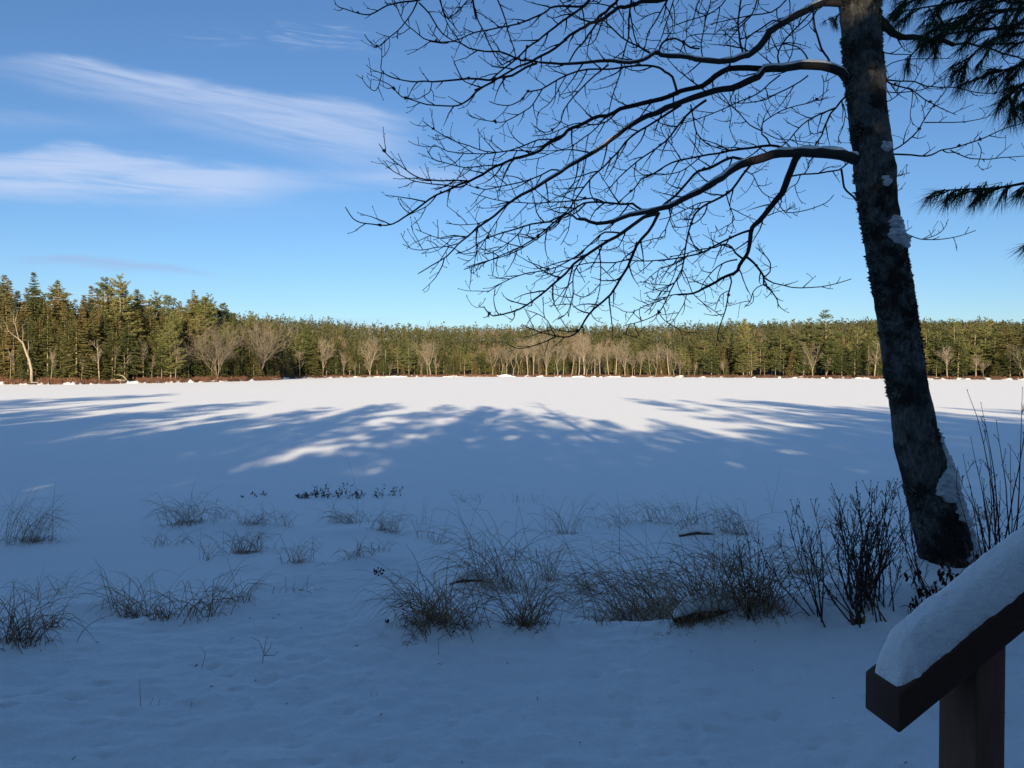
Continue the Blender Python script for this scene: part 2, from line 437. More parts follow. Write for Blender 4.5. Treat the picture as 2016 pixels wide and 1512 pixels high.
sun_d = bpy.data.lights.new('sun', 'SUN'); sun = bpy.data.objects.new('sun', sun_d); COL.objects.link(sun)
sun_d.energy = 4.05; sun_d.angle = math.radians(0.53); sun_d.color = (1.0, 0.82, 0.56)
LDIR = Vector((SUN_AZ * math.cos(SUN_EL), math.cos(SUN_EL), -math.sin(SUN_EL)))
sun.rotation_euler = LDIR.to_track_quat('-Z', 'Y').to_euler()
sun.location = (0, -60, 60)

vs = scene.view_settings
vs.view_transform = 'Standard'; vs.look = 'None'; vs.exposure = 1.58; vs.gamma = 1.0
# ------------------------------------------------------------------ tree kinds
def tri_leaves(mb, base, dirs, length, width, rg, roll=None):
    """many small pointed sprays: one triangle each"""
    base = np.asarray(base); dirs = np.asarray(dirs)
    dirs = dirs / (np.linalg.norm(dirs, axis=1)[:, None] + 1e-9)
    n = len(base)
    rnd = rg.normal(size=(n, 3)) * np.array([1, 1, 0.55])
    side = np.cross(dirs, rnd); side /= (np.linalg.norm(side, axis=1)[:, None] + 1e-9)
    L = np.asarray(length).reshape(-1, 1); W = np.asarray(width).reshape(-1, 1)
    a = base - side * W; b = base + side * W; c = base + dirs * L
    v = np.stack([a, b, c], 1).reshape(-1, 3)
    t = np.arange(n * 3).reshape(n, 3)
    tint = np.repeat(np.clip(rg.normal(0.5, 0.22, n), 0, 1), 3)
    mb.add(v, None, t, tint)

def spruce(rg, H, R, start=0.08, dens=1.0, ragged=0.25):
    tr, fo = MB(), MB()
    lean = rg.normal(0, 0.012, 2)
    zz = np.linspace(0, H, 10)
    tr.tube(np.stack([lean[0] * zz, lean[1] * zz, zz], 1), np.interp(zz / H, [0, .1, 1], [0.016 * H * .75, 0.0105 * H, 0.012]), 6, tint=rg.uniform(.2, .7))
    B, D, L, W = [], [], [], []
    z = start * H
    while z < H * 0.985:
        t = z / H
        prof = ((1 - t) / (1 - start)) ** 0.82
        Rz = R * prof * (1 - 0.35 * math.exp(-((t - start) / 0.06) ** 2)) + 0.12
        nb = int(rg.integers(5, 8)) if t < .9 else 4
        az0 = rg.uniform(0, 6.28)
        for k in range(nb):
            az = az0 + 6.283 * k / nb + rg.normal(0, .25)
            Lb = Rz * rg.uniform(1 - ragged * 1.7, 1 + ragged * .6)
            if rg.random() < 0.07: continue
            up = np.interp(t, [0, .5, .85, 1], [-.42, -.28, .05, .8]) + rg.normal(0, .08)
            d = np.array([math.cos(az), math.sin(az)])
            m = max(2, int(Lb / 0.20 * dens))
            for q in range(m):
                f = (q + 0.6) / m
                if Lb > 1.2 and f < .2: continue
                r = Lb * f
                p = np.array([d[0] * r + lean[0] * z, d[1] * r + lean[1] * z, z + up * r + .22 * up * up * r * f + .10 * f * f * Lb])
                if q % 2 == 0 and Lb > .8 and rg.random() < .5:
                    pass
                for w in range(3):
                    a = az + (w - 1) * rg.uniform(.5, 1.1)
                    pit = up * .8 - .25 + rg.normal(0, .22)
                    B.append(p + rg.normal(0, .05, 3)); D.append([math.cos(a), math.sin(a), pit])
                    L.append(rg.uniform(.34, .62) * (1.05 if Lb > 1 else .7)); W.append(rg.uniform(.07, .13))
        z += rg.uniform(.42, .78) * (.55 + .45 * (1 - t))
    tri_leaves(fo, B, D, L, W, rg)
    # leader
    tri_leaves(fo, [[lean[0] * H, lean[1] * H, H * .97]] * 5, rg.normal(0, .22, (5, 3)) + [0, 0, 1], [.55] * 5, [.05] * 5, rg)
    return tr, fo

def pine(rg, H, R, start=0.25, dens=1.0, form='tier'):
    tr, fo = MB(), MB()
    zz = np.linspace(0, H, 12); wob = np.cumsum(rg.normal(0, .02, (12, 2)), 0) * H / 12
    tr.tube(np.column_stack([wob, zz]), np.interp(zz / H, [0, .08, .8, 1], [0.017 * H * .8, 0.0115 * H, .004 * H, 0.02]), 6, tint=rg.uniform(.3, .8))
    B, D, L, W = [], [], [], []
    n_t = max(6, int(H * (1 - start) / (1.05 if form == 'tier' else .7)))
    for i in range(n_t):
        t = start + (1 - start) * (i + rg.uniform(.1, .9)) / n_t
        z = t * H; s = (t - start) / (1 - start)
        prof = (np.interp(s, [0, .25, .6, .88, 1], [.55, 1, .82, .40, .12]) if form == 'tier' else np.interp(s, [0, .15, .5, .8, 1], [.6, 1, .85, .5, .12]))
        nb = int(rg.integers(3, 6)) if form == 'tier' else int(rg.integers(5, 8))
        az0 = rg.uniform(0, 6.28)
        ctr = np.array([np.interp(z, zz, wob[:, 0]), np.interp(z, zz, wob[:, 1])])
        for k in range(nb):
            az = az0 + 6.283 * k / nb + rg.normal(0, .35)
            Lb = R * prof * rg.uniform(.55, 1.15)
            up = np.interp(s, [0, .5, 1], [.02, .22, 1.0]) + rg.normal(0, .08)
            if form == 'brush': up += .35
            d = np.array([math.cos(az), math.sin(az)])
            e = np.array([ctr[0] + d[0] * Lb, ctr[1] + d[1] * Lb, z + up * Lb])
            mid = np.array([ctr[0] + d[0] * Lb * .5, ctr[1] + d[1] * Lb * .5, z + up * Lb * .35])
            if Lb > .8: tr.tube([[ctr[0], ctr[1], z], mid, e], [.05, .035, .012], 3, cap=False, tint=.3)
            m = max(2, int(Lb / .38 * dens))
            for q in range(m):
                f = .30 + .70 * (q + .7) / m
                p0 = np.array([ctr[0] + d[0] * Lb * f, ctr[1] + d[1] * Lb * f, z + up * Lb * (f ** 1.4)])
                spread = .30 * Lb * (1.1 - .5 * f)
                for c in range(2 if Lb < 1 else 3):
                    lat = (c - 1) * spread * rg.uniform(.3, 1.0) if Lb >= 1 else (c - .5) * .25
                    p = p0 + np.array([-d[1] * lat, d[0] * lat, rg.normal(.05, .10)])
                    for w in range(7):
                        v = rg.normal(size=3); v[2] = abs(v[2]) * .8 + .15; v[:2] += d * .5
                        B.append(p); D.append(v); L.append(rg.uniform(.30, .55)); W.append(rg.uniform(.04, .085))
    tri_leaves(fo, B, D, L, W, rg)
    tri_leaves(fo, [[wob[-1, 0], wob[-1, 1], H * .97]] * 7, rg.normal(0, .4, (7, 3)) + [0, 0, 1], [.6] * 7, [.06] * 7, rg)
    return tr, fo

def wiggle(rg, p0, d0, length, n, curl, grav):
    pts = [np.array(p0, float)]; d = np.array(d0, float); d /= np.linalg.norm(d)
    for i in range(n):
        d = d + rg.normal(0, curl, 3) + np.array([0, 0, grav]); d /= np.linalg.norm(d)
        pts.append(pts[-1] + d * length / n)
    return np.array(pts), d

def bare_tree(rg, H, form='vase', spread=1.0, nl=None, twig_w=.011):
    """trunk mesh and a crown of limbs and twigs; form: vase, slim, spreading, broken"""
    tr, cr = MB(), MB()
    tint = rg.uniform(.35, .85)
    if form == 'spreading':
        stems = 9; fork = 0.05
    elif form == 'vase':
        stems = int(rg.integers(2, 5)); fork = rg.uniform(.10, .35)
    else:
        stems = 1; fork = .95
    r0 = .012 * H + .03
    pts, d = wiggle(rg, (0, 0, -.3), (rg.normal(0, .06), rg.normal(0, .06), 1), H * fork + .3, 6, .05, .02)
    tr.tube(pts, np.linspace(r0 * 1.3, r0 * (.75 if stems > 1 else .15), len(pts)), 7, tint=tint)
    tips = []
    def grow(p, dr, ln, r, depth):
        n = 5 if depth > 1 else 3
        pts, d = wiggle(rg, p, dr, ln, n, .13 if depth > 1 else .18, .05 if depth > 1 else .02)
        cr.tube(pts, np.linspace(r, max(r * .45, twig_w * .6), n + 1), 5 if depth > 2 else 3, cap=False, tint=min(1, tint + rg.normal(0, .12)))
        if depth == 0: return
        k = {3: 7, 2: 7, 1: 5}[depth]
        for i in range(k):
            f = rg.uniform(.28, 1.0) if i else 1.0
            q = f * n; a = min(int(q), n - 1); pp = pts[a] + (pts[a + 1] - pts[a]) * (q - a)
            dd = pts[a + 1] - pts[a]; dd = dd / np.linalg.norm(dd)
            s = rg.normal(size=3); s -= dd * s.dot(dd); s /= np.linalg.norm(s)
            ang = rg.uniform(.35, .85) if i else .15
            grow(pp, dd * math.cos(ang) + s * math.sin(ang) + np.array([0, 0, .16]), ln * rg.uniform(.38, .62), max(r * .5, twig_w), depth - 1)
    if stems > 1:
        for k in range(stems):
            az = 6.283 * k / stems + rg.normal(0, .4)
            tilt = (rg.uniform(.15, .95) if form == 'spreading' else rg.uniform(.10, .42)) * spread
            if form == 'spreading' and k == 0: tilt = .05
            grow(pts[-1], (math.cos(az) * math.sin(tilt), math.sin(az) * math.sin(tilt), math.cos(tilt)), H * (1 - fork) * rg.uniform(.62, .8), r0 * (.50 if form == 'spreading' else .5), 3)
    else:
        nb = nl or int(rg.integers(12, 20))
        for k in range(nb):
            f = rg.uniform(.32, 1.0); q = f * (len(pts) - 1); a = min(int(q), len(pts) - 2)
            pp = pts[a] + (pts[a + 1] - pts[a]) * (q - a); az = rg.uniform(0, 6.28); tilt = rg.uniform(.5, 1.1) * spread
            grow(pp, (math.cos(az) * math.sin(tilt), math.sin(az) * math.sin(tilt), math.cos(tilt)), H * rg.uniform(.14, .26) * (1.35 - f * .7), r0 * .30, 2)
    return tr, cr

# ------------------------------------------------------------------ prototypes (first use moves the prototype itself)
PROTO = {}
def proto(kind, key, maker, fmat, bmat, crown):
    tr, fo = maker
    e = thing(kind, (0, 0, 0), 'x', kind.split('_')[-1])
    tr.build('trunk', bmat, e, smooth=True)
    fo.build(crown, fmat, e, smooth=False)
    PROTO[key] = [e, False]
R_ = lambda s: np.random.default_rng(s)
for i in range(6):
    proto('spruce_tree', 'sp%d' % i, spruce(R_(100 + i), 18.0, [2.7, 3.2, 2.4, 3.5, 3.0, 2.7][i], [.06, .10, .22, .05, .14, .3][i], 1.0), M['spruce'], M['conifer_bark'], 'crown')
for i in range(5):
    proto('pine_tree', 'pi%d' % i, pine(R_(200 + i), 18.0, [3.6, 3.2, 4.2, 3.0, 3.6][i], [.22, .35, .18, .45, .28][i], 1.0), M['pine'], M['conifer_bark'], 'crown')
for i in range(3):
    proto('pine_tree', 'bp%d' % i, pine(R_(230 + i), 15.0, [3.0, 2.6, 3.3][i], [.08, .12, .06][i], 1.1, 'brush'), M['pine'], M['conifer_bark'], 'crown')
for i in range(6):
    proto('bare_tree', 'ba%d' % i, bare_tree(R_(300 + i), 11.0, 'vase' if i < 4 else 'slim', 1.0), M['pale_bark'], M['pale_bark'], 'crown')
for i in range(2):
    proto('bare_tree', 'bs%d' % i, bare_tree(R_(347 + i), 11.0, 'spreading', .95 if i == 0 else .75), M['pale_bark'], M['pale_bark'], 'crown')
for i in range(2):
    proto('bare_tree', 'bn%d' % i, bare_tree(R_(350 + i), 10.0, 'slim', 1.0, nl=7), M['pale_bark'], M['pale_bark'], 'crown')
PH = {'sp': 18.0, 'pi': 18.0, 'bp': 15.0, 'ba': 11.0, 'bs': 11.0, 'bn': 10.0}

def plant_tree(key, loc, height, label, group=None, wide=1.0, rot=None, lean=(0, 0), rg=R_(5)):
    e, used = PROTO[key]
    o = e if not used else copy_tree(e)
    PROTO[key][1] = True
    s = height / PH[key[:2]]
    o.location = tuple(float(v) for v in loc)
    o.scale = (s * wide, s * wide, s)
    o.rotation_euler = (lean[0], lean[1], rg.uniform(0, 6.28) if rot is None else rot)
    o['label'] = label
    if group: o['group'] = group
    elif 'group' in o: del o['group']
    return o

def by_skyline(px, o, top_py, **kw):
    p = land_pt(px, o)
    h = EYE + (HY - top_py) / F * p[1] - p[2]
    return p, h

rg = R_(77)
KIND_GROUP = {
    ('sp', 'l'): ('olive green spruce packed into the tall stand on the left shore', 'spruces crowded in the left shore stand'),
    ('pi', 'l'): ('green pine with tiered boughs growing inside the left shore stand', 'pines crowded in the left shore stand'),
    ('bp', 'l'): ('bushy yellow-green pine near the right end of the left shore stand', 'bushy pines of the left shore stand'),
    ('sp', 'r'): ('small dark spruce in the sunlit tree line along the far shore', 'spruces of the far shore tree line'),
    ('pi', 'r'): ('tiered green pine in the sunlit tree line along the far shore', 'pines of the far shore tree line'),
    ('bp', 'r'): ('bushy green pine in the sunlit tree line along the far shore', 'bushy pines of the far shore tree line'),
    ('ba', 'r'): ('pale leafless tree at the foot of the far shore tree line', 'leafless trees along the far shore'),
    ('ba', 'l'): ('thin pale leafless tree in front of the left shore spruces', 'leafless trees in front of the left stand'),
}
def group_tree(kind, i, side, loc, h, wide=1.0):
    lab, grp = KIND_GROUP[(kind, side)]
    ln = tuple(rg.normal(0, .07, 2)) if kind == 'ba' else tuple(rg.normal(0, .018, 2))
    return plant_tree('%s%d' % (kind, i), loc, h, lab, grp, wide, rg=rg, lean=ln)

# --- single trees that can be told apart
UNIQUE = [
    # key, px, offset, top row, label, wide, lean
    ('sp3', 72, 30, 537, 'tall pointed dark spruce whose tip is highest on the left skyline', 1.0),
    ('sp1', 113, 20, 549, 'broad brown-green spruce second highest on the left skyline, beside the tallest spruce tip', 1.25),
    ('sp4', 12, 16, 541, 'broad olive spruce cut by the left edge of the photo', 1.2),
    ('pi0', 236, 13, 544, 'white pine with open tiers of boughs, highest in the middle of the left stand', .95),
    ('pi4', 208, 22, 549, 'white pine with a soft rounded top just left of the tallest white pine', .85),
    ('sp2', 274, 22, 574, 'narrow dark spruce just right of the tallest white pine', .8),
    ('pi1', 309, 24, 576, 'grey-green spiky pine standing alone on the falling skyline of the left stand', .8),
    ('sp0', 384, 20, 571, 'sharp topped spruce rising above the bushy pines of the left stand', 1.0),
    ('pi3', 412, 18, 581, 'feathery pine whose thin top leans out above the right end of the left stand', .85),
    ('sp5', 318, 3.5, 672, 'full young spruce at the edge of the ice in front of the left stand', 1.5),
    ('pi2', 497, 22, 617, 'round headed pine behind the big leafless trees on the left point', .8),
    ('pi4', 1625, 9, 612, 'tallest pine on the far shore, a layered cone left of the big trunk', 1.05),
    ('pi1', 1592, 11, 628, 'dark blue-green pine leaning against the left side of the tallest far pine', 1.0),
    ('sp3', 1560, 2.5, 690, 'short bright green conical spruce at the edge of the far ice below the tallest pine', 1.35),
    ('pi3', 1940, 12, 626, 'flat topped pine standing above the far tree line at the right edge of the photo', 1.0),
    ('pi0', 1877, 12, 629, 'open crowned pine on the far skyline right of the big trunk', .9),
    ('bp1', 1465, 14, 632, 'domed pine on the far skyline behind the drooping branch tips', 1.0),
    ('pi2', 805, 4, 668, 'dark layered pine with wide drooping tiers at the middle of the far shore', 1.05),
    ('bs0', 430, 3.5, 657, 'wide spreading leafless tree with several pale trunks on the left point', 1.15),
    ('bs1', 512, 4.5, 650, 'leafless tree with a dense haze of pinkish twigs at the tip of the left point', 1.15),
    ('bn0', 196, 2.5, 665, 'small pale leafless tree with one straight trunk in front of the left stand', .9),
    ('bn1', 244, 3.0, 690, 'short grey leafless sapling right of the straight pale tree in front of the left stand', .9),
    ('ba4', 282, 4.0, 672, 'dead pale trunk with stubby side branches in front of the left stand', .55),
    ('ba2', 1310 - 160, 2.0, 668, 'largest pale leafless tree of the far shore, its crown fan shaped', 1.3),
    ('ba0', 1075, 2.0, 672, 'pale leafless tree with upright stems left of the fan shaped tree on the far shore', 1.1),
    ('ba3', 848, 2.0, 673, 'single vase shaped leafless tree beside the dark layered pine on the far shore', 1.2),
    ('ba1', 1600, 1.8, 678, 'forked leafless tree right of the bright green conical spruce on the far shore', 1.1),
    ('ba2', 1866, 1.8, 690, 'pale forked leafless tree on the far shore just right of the big trunk', 1.2),
    ('ba4', 1921, 1.8, 698, 'small round leafless tree at the far shore near the right edge of the photo', 1.2),
    ('ba0', 728, 2.0, 675, 'tall leafless tree right of the left point at the near end of the far shore', 1.1),
]
for key, px, o, top, lab, wide in UNIQUE:
    p, h = by_skyline(px, o, top)
    plant_tree(key, p, h, lab, None, wide, rg=rg)

# a leaning crooked pale tree at the far left
def crooked():
    p = land_pt(62, 2.2); k = p[1] / F
    def q(px, py, dy=0): return np.array([p[0] + (px - 62) * k, p[1] + dy, p[2] + (748 - py) * k])
    t = thing('bare_tree', p, 'crooked pale leafless tree leaning left in front of the left stand', 'tree')
    a, b = MB(), MB()
    a.tube([q(62, 750), q(62, 725), q(58, 705), q(52, 690), q(46, 672), q(36, 662)], [.30, .25, .23, .2, .17, .12], 7, tint=.8)
    for pl, r in (([q(36, 662), q(28, 658), q(18, 648), q(14, 635)], .1), ([q(40, 666), q(34, 648), q(33, 630), q(36, 610)], .09), ([q(54, 694), q(58, 682), q(55, 668)], .09), ([q(46, 672), q(44, 655), q(46, 640)], .06),
                  ([q(20, 650), q(10, 648), q(2, 640)], .05), ([q(33, 640), q(26, 628), q(28, 615)], .05)):
        pl = np.array(pl) + rg.normal(0, .08, (len(pl), 3)); b.tube(pl, np.linspace(r, .03, len(pl)), 5, tint=.7)
        for c in range(9):
            f = rg.integers(1, len(pl)); pts, _ = wiggle(rg, pl[f], rg.normal(0, 1, 3) + [0, 0, .8], rg.uniform(.6, 1.6), 3, .25, .05)
            b.tube(pts, [.03, .02, .015, .01], 3, tint=.6)
    a.build('trunk', M['pale_bark'], t, smooth=True); b.build('crown', M['pale_bark'], t)
crooked()

# --- the left stand: rows from the ice to the skyline
def skyline(px): return float(np.interp(px, SKX, SKY))
for row, (o0, o1, step, drop0, drop1) in enumerate([(3.5, 7, 14, .30, .70), (9, 14, 17, .62, .88), (16, 22, 18, .80, .97), (25, 34, 18, .90, .99)]):
    px = -150 + row * 7
    while px < 560 - row * 6:
        base = 752.0; sk = skyline(px)
        f = rg.uniform(drop0, drop1)
        if px > 360 and row == 0: f *= .8
        top = base - (base - sk) * f
        o = rg.uniform(o0, o1)
        p, h = by_skyline(px, o, top)
        if px > 320 and px < 470 and rg.random() < .55: kd, i = 'bp', rg.integers(0, 3)
        elif rg.random() < (.05 if row < 2 else .16): kd, i = 'pi', rg.integers(0, 5)
        else: kd, i = 'sp', (rg.choice([0, 1, 3, 4]) if row < 3 else rg.integers(0, 6))
        group_tree(kd, i, 'l', p, max(h, 4), rg.uniform(1.1, 1.6) * min(1.5, (14 / max(h, 5)) ** .35))
        px += step * rg.uniform(.7, 1.3)
for px in (20, 100, 135, 160, 225, 262, 298, 345, 372):
    p, h = by_skyline(px, rg.uniform(2, 5), rg.uniform(672, 705)); group_tree('ba', rg.integers(4, 6), 'l', p, h, .6)

# --- the far shore tree line
for row, (o0, o1, step, h0, h1) in enumerate([(2.5, 6, 19, 2.5, 8.0), (7, 12, 22, 5.5, 9.5), (14, 22, 26, 6.5, 10), (26, 38, 30, 7, 10.5)]):
    px = 575 + row * 9
    while px < 2110:
        p = land_pt(px, rg.uniform(o0, o1))
        h = rg.uniform(h0, h1) * (1 + .42 * sstep(1330, 1560, px) + .40 * (1 - sstep(620, 780, px)))
        cap = EYE + (HY - skyline(px)) / F * p[1] - p[2]
        h = min(h, cap * rg.uniform(.9, 1.0))
        u = rg.random()
        pinef = .35 + .3 * sstep(1350, 1550, px)
        if row < 2: pinef *= .6
        if u < pinef: kd, i = 'pi', (rg.choice([0, 2]) if row < 2 else rg.integers(0, 5))
        elif u < pinef + .18: kd, i = 'bp', rg.integers(0, 3)
        else: kd, i = 'sp', (rg.choice([0, 1, 3, 4]) if row < 3 else rg.integers(0, 6))
        group_tree(kd, i, 'r', p, h, rg.uniform(1.05, 1.75) * (1.3 if kd != 'pi' else 1.2))
        px += step * rg.uniform(.5, 1.5)
px = 590.0
while px < 2040:
    p = land_pt(px, rg.uniform(1.2, 4.0))
    h = rg.uniform(6.5, 11.0) * 1.12 if 930 < px < 1320 else rg.uniform(3.5, 10.5)
    group_tree('ba', rg.integers(0, 6), 'r', p, h, rg.uniform(.8, 1.15))
    px += rg.uniform(8, 22) if 900 < px < 1330 else min(140, 6 + rg.exponential(42))

# --- the wood on the rising ground behind: one mass
def far_wood():
    con, brn, twg = MB(), MB(), MB()
    n = 0
    for o in np.concatenate([np.arange(32, 130, 9), np.arange(130, 400, 12), np.arange(400, 560, 22)]):
        st = 4.6 * F / (float(shoreD(1000)) + o)
        for px in np.arange(-320, 2350, st):
            px = px + rg.uniform(-.45, .45) * st; oo = o + rg.uniform(-5, 5)
            if px < 470 and oo > 110: continue
            p = land_pt(px, oo)
            bare = vnoise(px / 60.0, oo / 55.0, 41) > .50 and px > 560
            cap = EYE + (HY - skyline(px) + 3.5 * float(vnoise(px / 16.0, oo / 30.0, 42)) + 2.5 * float(vnoise(px / 6.0, oo / 30.0, 43)) - rg.uniform(-3, 3)) / F * p[1] - p[2]
            if cap < 4: continue
            h = min((rg.uniform(6, 10) if oo < 120 else rg.uniform(7.5, 12.5)) * (1 + .30 * sstep(1330, 1560, px) + .3 * (1 - sstep(620, 780, px))), cap)
            if rg.random() < .11: h = min(h * 1.3, cap + rg.uniform(.6, 3.4))
            k = 90 if oo < 130 else 44
            t = rg.random(k) ** .85
            if bare:
                r = h * .20 * np.sqrt(np.clip(1 - ((t - .55) / .5) ** 2, .02, 1)); az = rg.uniform(0, 6.28, k)
                b = p + np.stack([np.cos(az) * r * .6, np.sin(az) * r * .6, (.35 + .5 * t) * h], 1)
                d = np.stack([np.cos(az) * .4, np.sin(az) * .4, np.ones(k)], 1) + rg.normal(0, .15, (k, 3))
                tri_leaves(twg, b, d, rg.uniform(1.0, 2.0, k), rg.uniform(.05, .12, k), rg)
            else:
                s0 = .22; zt = s0 + (1 - s0) * t
                R = h * rg.uniform(.17, .32)
                r = R * (1 - t) ** .7 * rg.uniform(.45, 1.05, k) + .1; az = rg.uniform(0, 6.28, k)
                b = p + np.stack([np.cos(az) * r * .8, np.sin(az) * r * .8, zt * h], 1)
                d = np.stack([np.cos(az), np.sin(az), rg.normal(-.1, .35, k) + .9 * t ** 3], 1)
                tri_leaves(con, b, d, rg.uniform(.6, 1.1, k) * (1.25 - .5 * t), rg.uniform(.22, .40, k) * (1 if oo < 130 else 1.35), rg)
                con.a[-1][:] = np.clip(con.a[-1] * .45 + rg.uniform(-.05, .65), 0, 1)
            n += 1
    a = con.build('far_conifer_wood', M['far_wood'])
    tag(a, 'mass of olive green conifers covering the hill behind the far shore tree line', 'wood', kind='stuff')
    b = twg.build('far_leafless_wood', M['far_twigs'])
    tag(b, 'brownish patches of leafless trees among the conifers on the far hill', 'wood', kind='stuff')
M['far_wood'] = tint_material('far_wood', (0.022, 0.030, 0.013), (0.072, 0.068, 0.028), nscale=.02)
M['far_twigs'] = tint_material('far_twigs', (0.080, 0.060, 0.042), (0.15, 0.112, 0.075))
far_wood()

# --- low red-brown brush on the shoreline, snow-topped boulders
def shore_brush():
    mb = MB()
    for px in np.arange(-200, 2250, .8):
        left = px < 560
        dens = 5 if left else 4
        for k in range(dens):
            o = rg.uniform(.0, 5.5 if left else 2.4)
            if vnoise(px / 14.0, o / 2.5, 51) < (-.3 if left else -.25): continue
            p = land_pt(px + rg.uniform(-.5, .5), o)
            m = 5
            d = rg.normal(0, .45, (m, 3)) + [0, 0, 1]
            hh = rg.uniform(.4, 1.15) if left else rg.uniform(.35, .9)
            tri_leaves(mb, np.repeat(p[None] + [0, 0, -.05], m, 0) + rg.normal(0, .12, (m, 3)) * [1, 1, 0], d, rg.uniform(.6, 1.1, m) * hh, rg.uniform(.03, .07, m), rg)
    tag(mb.build('shore_brush', M['brush']), 'low red-brown brush along the edge of the frozen lake', 'brush', kind='stuff')
shore_brush()

def boulder(px, o, w, h, label):
    p = land_pt(px, o); p[2] = max(p[2] - .1, -.05)
    t = thing('snow_covered_boulder', p, label, 'boulder', None)
    n1, n2 = 14, 8
    def blob(sx, sz, z0, s, cut):
        mb = MB(); th = np.linspace(0, 2 * PI, n1, endpoint=False); ph = np.linspace(cut, PI / 2, n2)
        T, Pp = np.meshgrid(th, ph)
        rr = 1 + .16 * vnoise(np.cos(T) * 1.6 + s, np.sin(T) * 1.6 + Pp * 1.5, s)
        v = np.stack([np.cos(T) * np.cos(Pp) * sx * rr, np.sin(T) * np.cos(Pp) * sx * .8 * rr, z0 + np.sin(Pp) * sz * rr], -1).reshape(-1, 3) + p
        i = np.arange(n2 - 1)[:, None] * n1; j = np.arange(n1)[None]; k = (j + 1) % n1
        mb.add(v, np.stack([i + j, i + k, i + n1 + k, i + n1 + j], -1).reshape(-1, 4)); return mb
    s = int(px)
    if w < 2: w, h = w * .75, h * .75
    blob(w, h, 0, s, -.4).build('rock', M['rock'], t, smooth=True)
    blob(w * 1.06, h * .85, h * .32, s, 0.0).build('snow_cap', M['snow'], t, smooth=True)
for px, o, w, h, lab in [(995, -1.5, 2.2, .75, 'largest snow covered boulder on the ice edge in the middle of the far shore'),
                         (1130, 0, .8, .4, 'low snow covered boulder under the fan shaped leafless tree on the far shore'),
                         (1384, 0, .9, .4, 'snow covered boulder at the far ice edge midway between the middle and the big trunk'),
                         (1690, -.5, 1.3, .5, 'wide snow covered boulder on the ice edge just left of the big trunk'),
                         (1620, 0, .7, .4, 'small round snow covered boulder below the tallest far pine'),
                         (1535, 0, .6, .35, 'small snow covered boulder left of the bright green conical spruce'),
                         (1905, 0, .9, .4, 'snow covered boulder at the far ice edge right of the big trunk'),
                         (1985, -.3, 1.0, .4, 'snow covered boulder at the far ice edge by the right edge of the photo'),
                         (885, 0, .9, .35, 'snow covered boulder right of the vase shaped leafless tree on the far shore')]:
    boulder(px, o, w, h, lab)

# --- a fallen pale log on the left shore
def log():
    p = land_pt(235, 1.5); k = p[1] / F
    q = lambda px, py: np.array([p[0] + (px - 235) * k, p[1], p[2] + (750 - py) * k])
    a = MB(); a.tube([q(218, 747), q(232, 746.5), q(246, 748)], [.12, .17, .15], 7, tint=.9)
    a.tube([q(230, 735.5), q(242, 738.5), q(247, 744), q(249, 747)], [.05, .1, .12, .12], 6, tint=.8)
    tag(a.build('fallen_log', M['pale_bark'], smooth=True, origin=p), 'pale fallen log lying in the red brush on the left shore', 'log')
log()

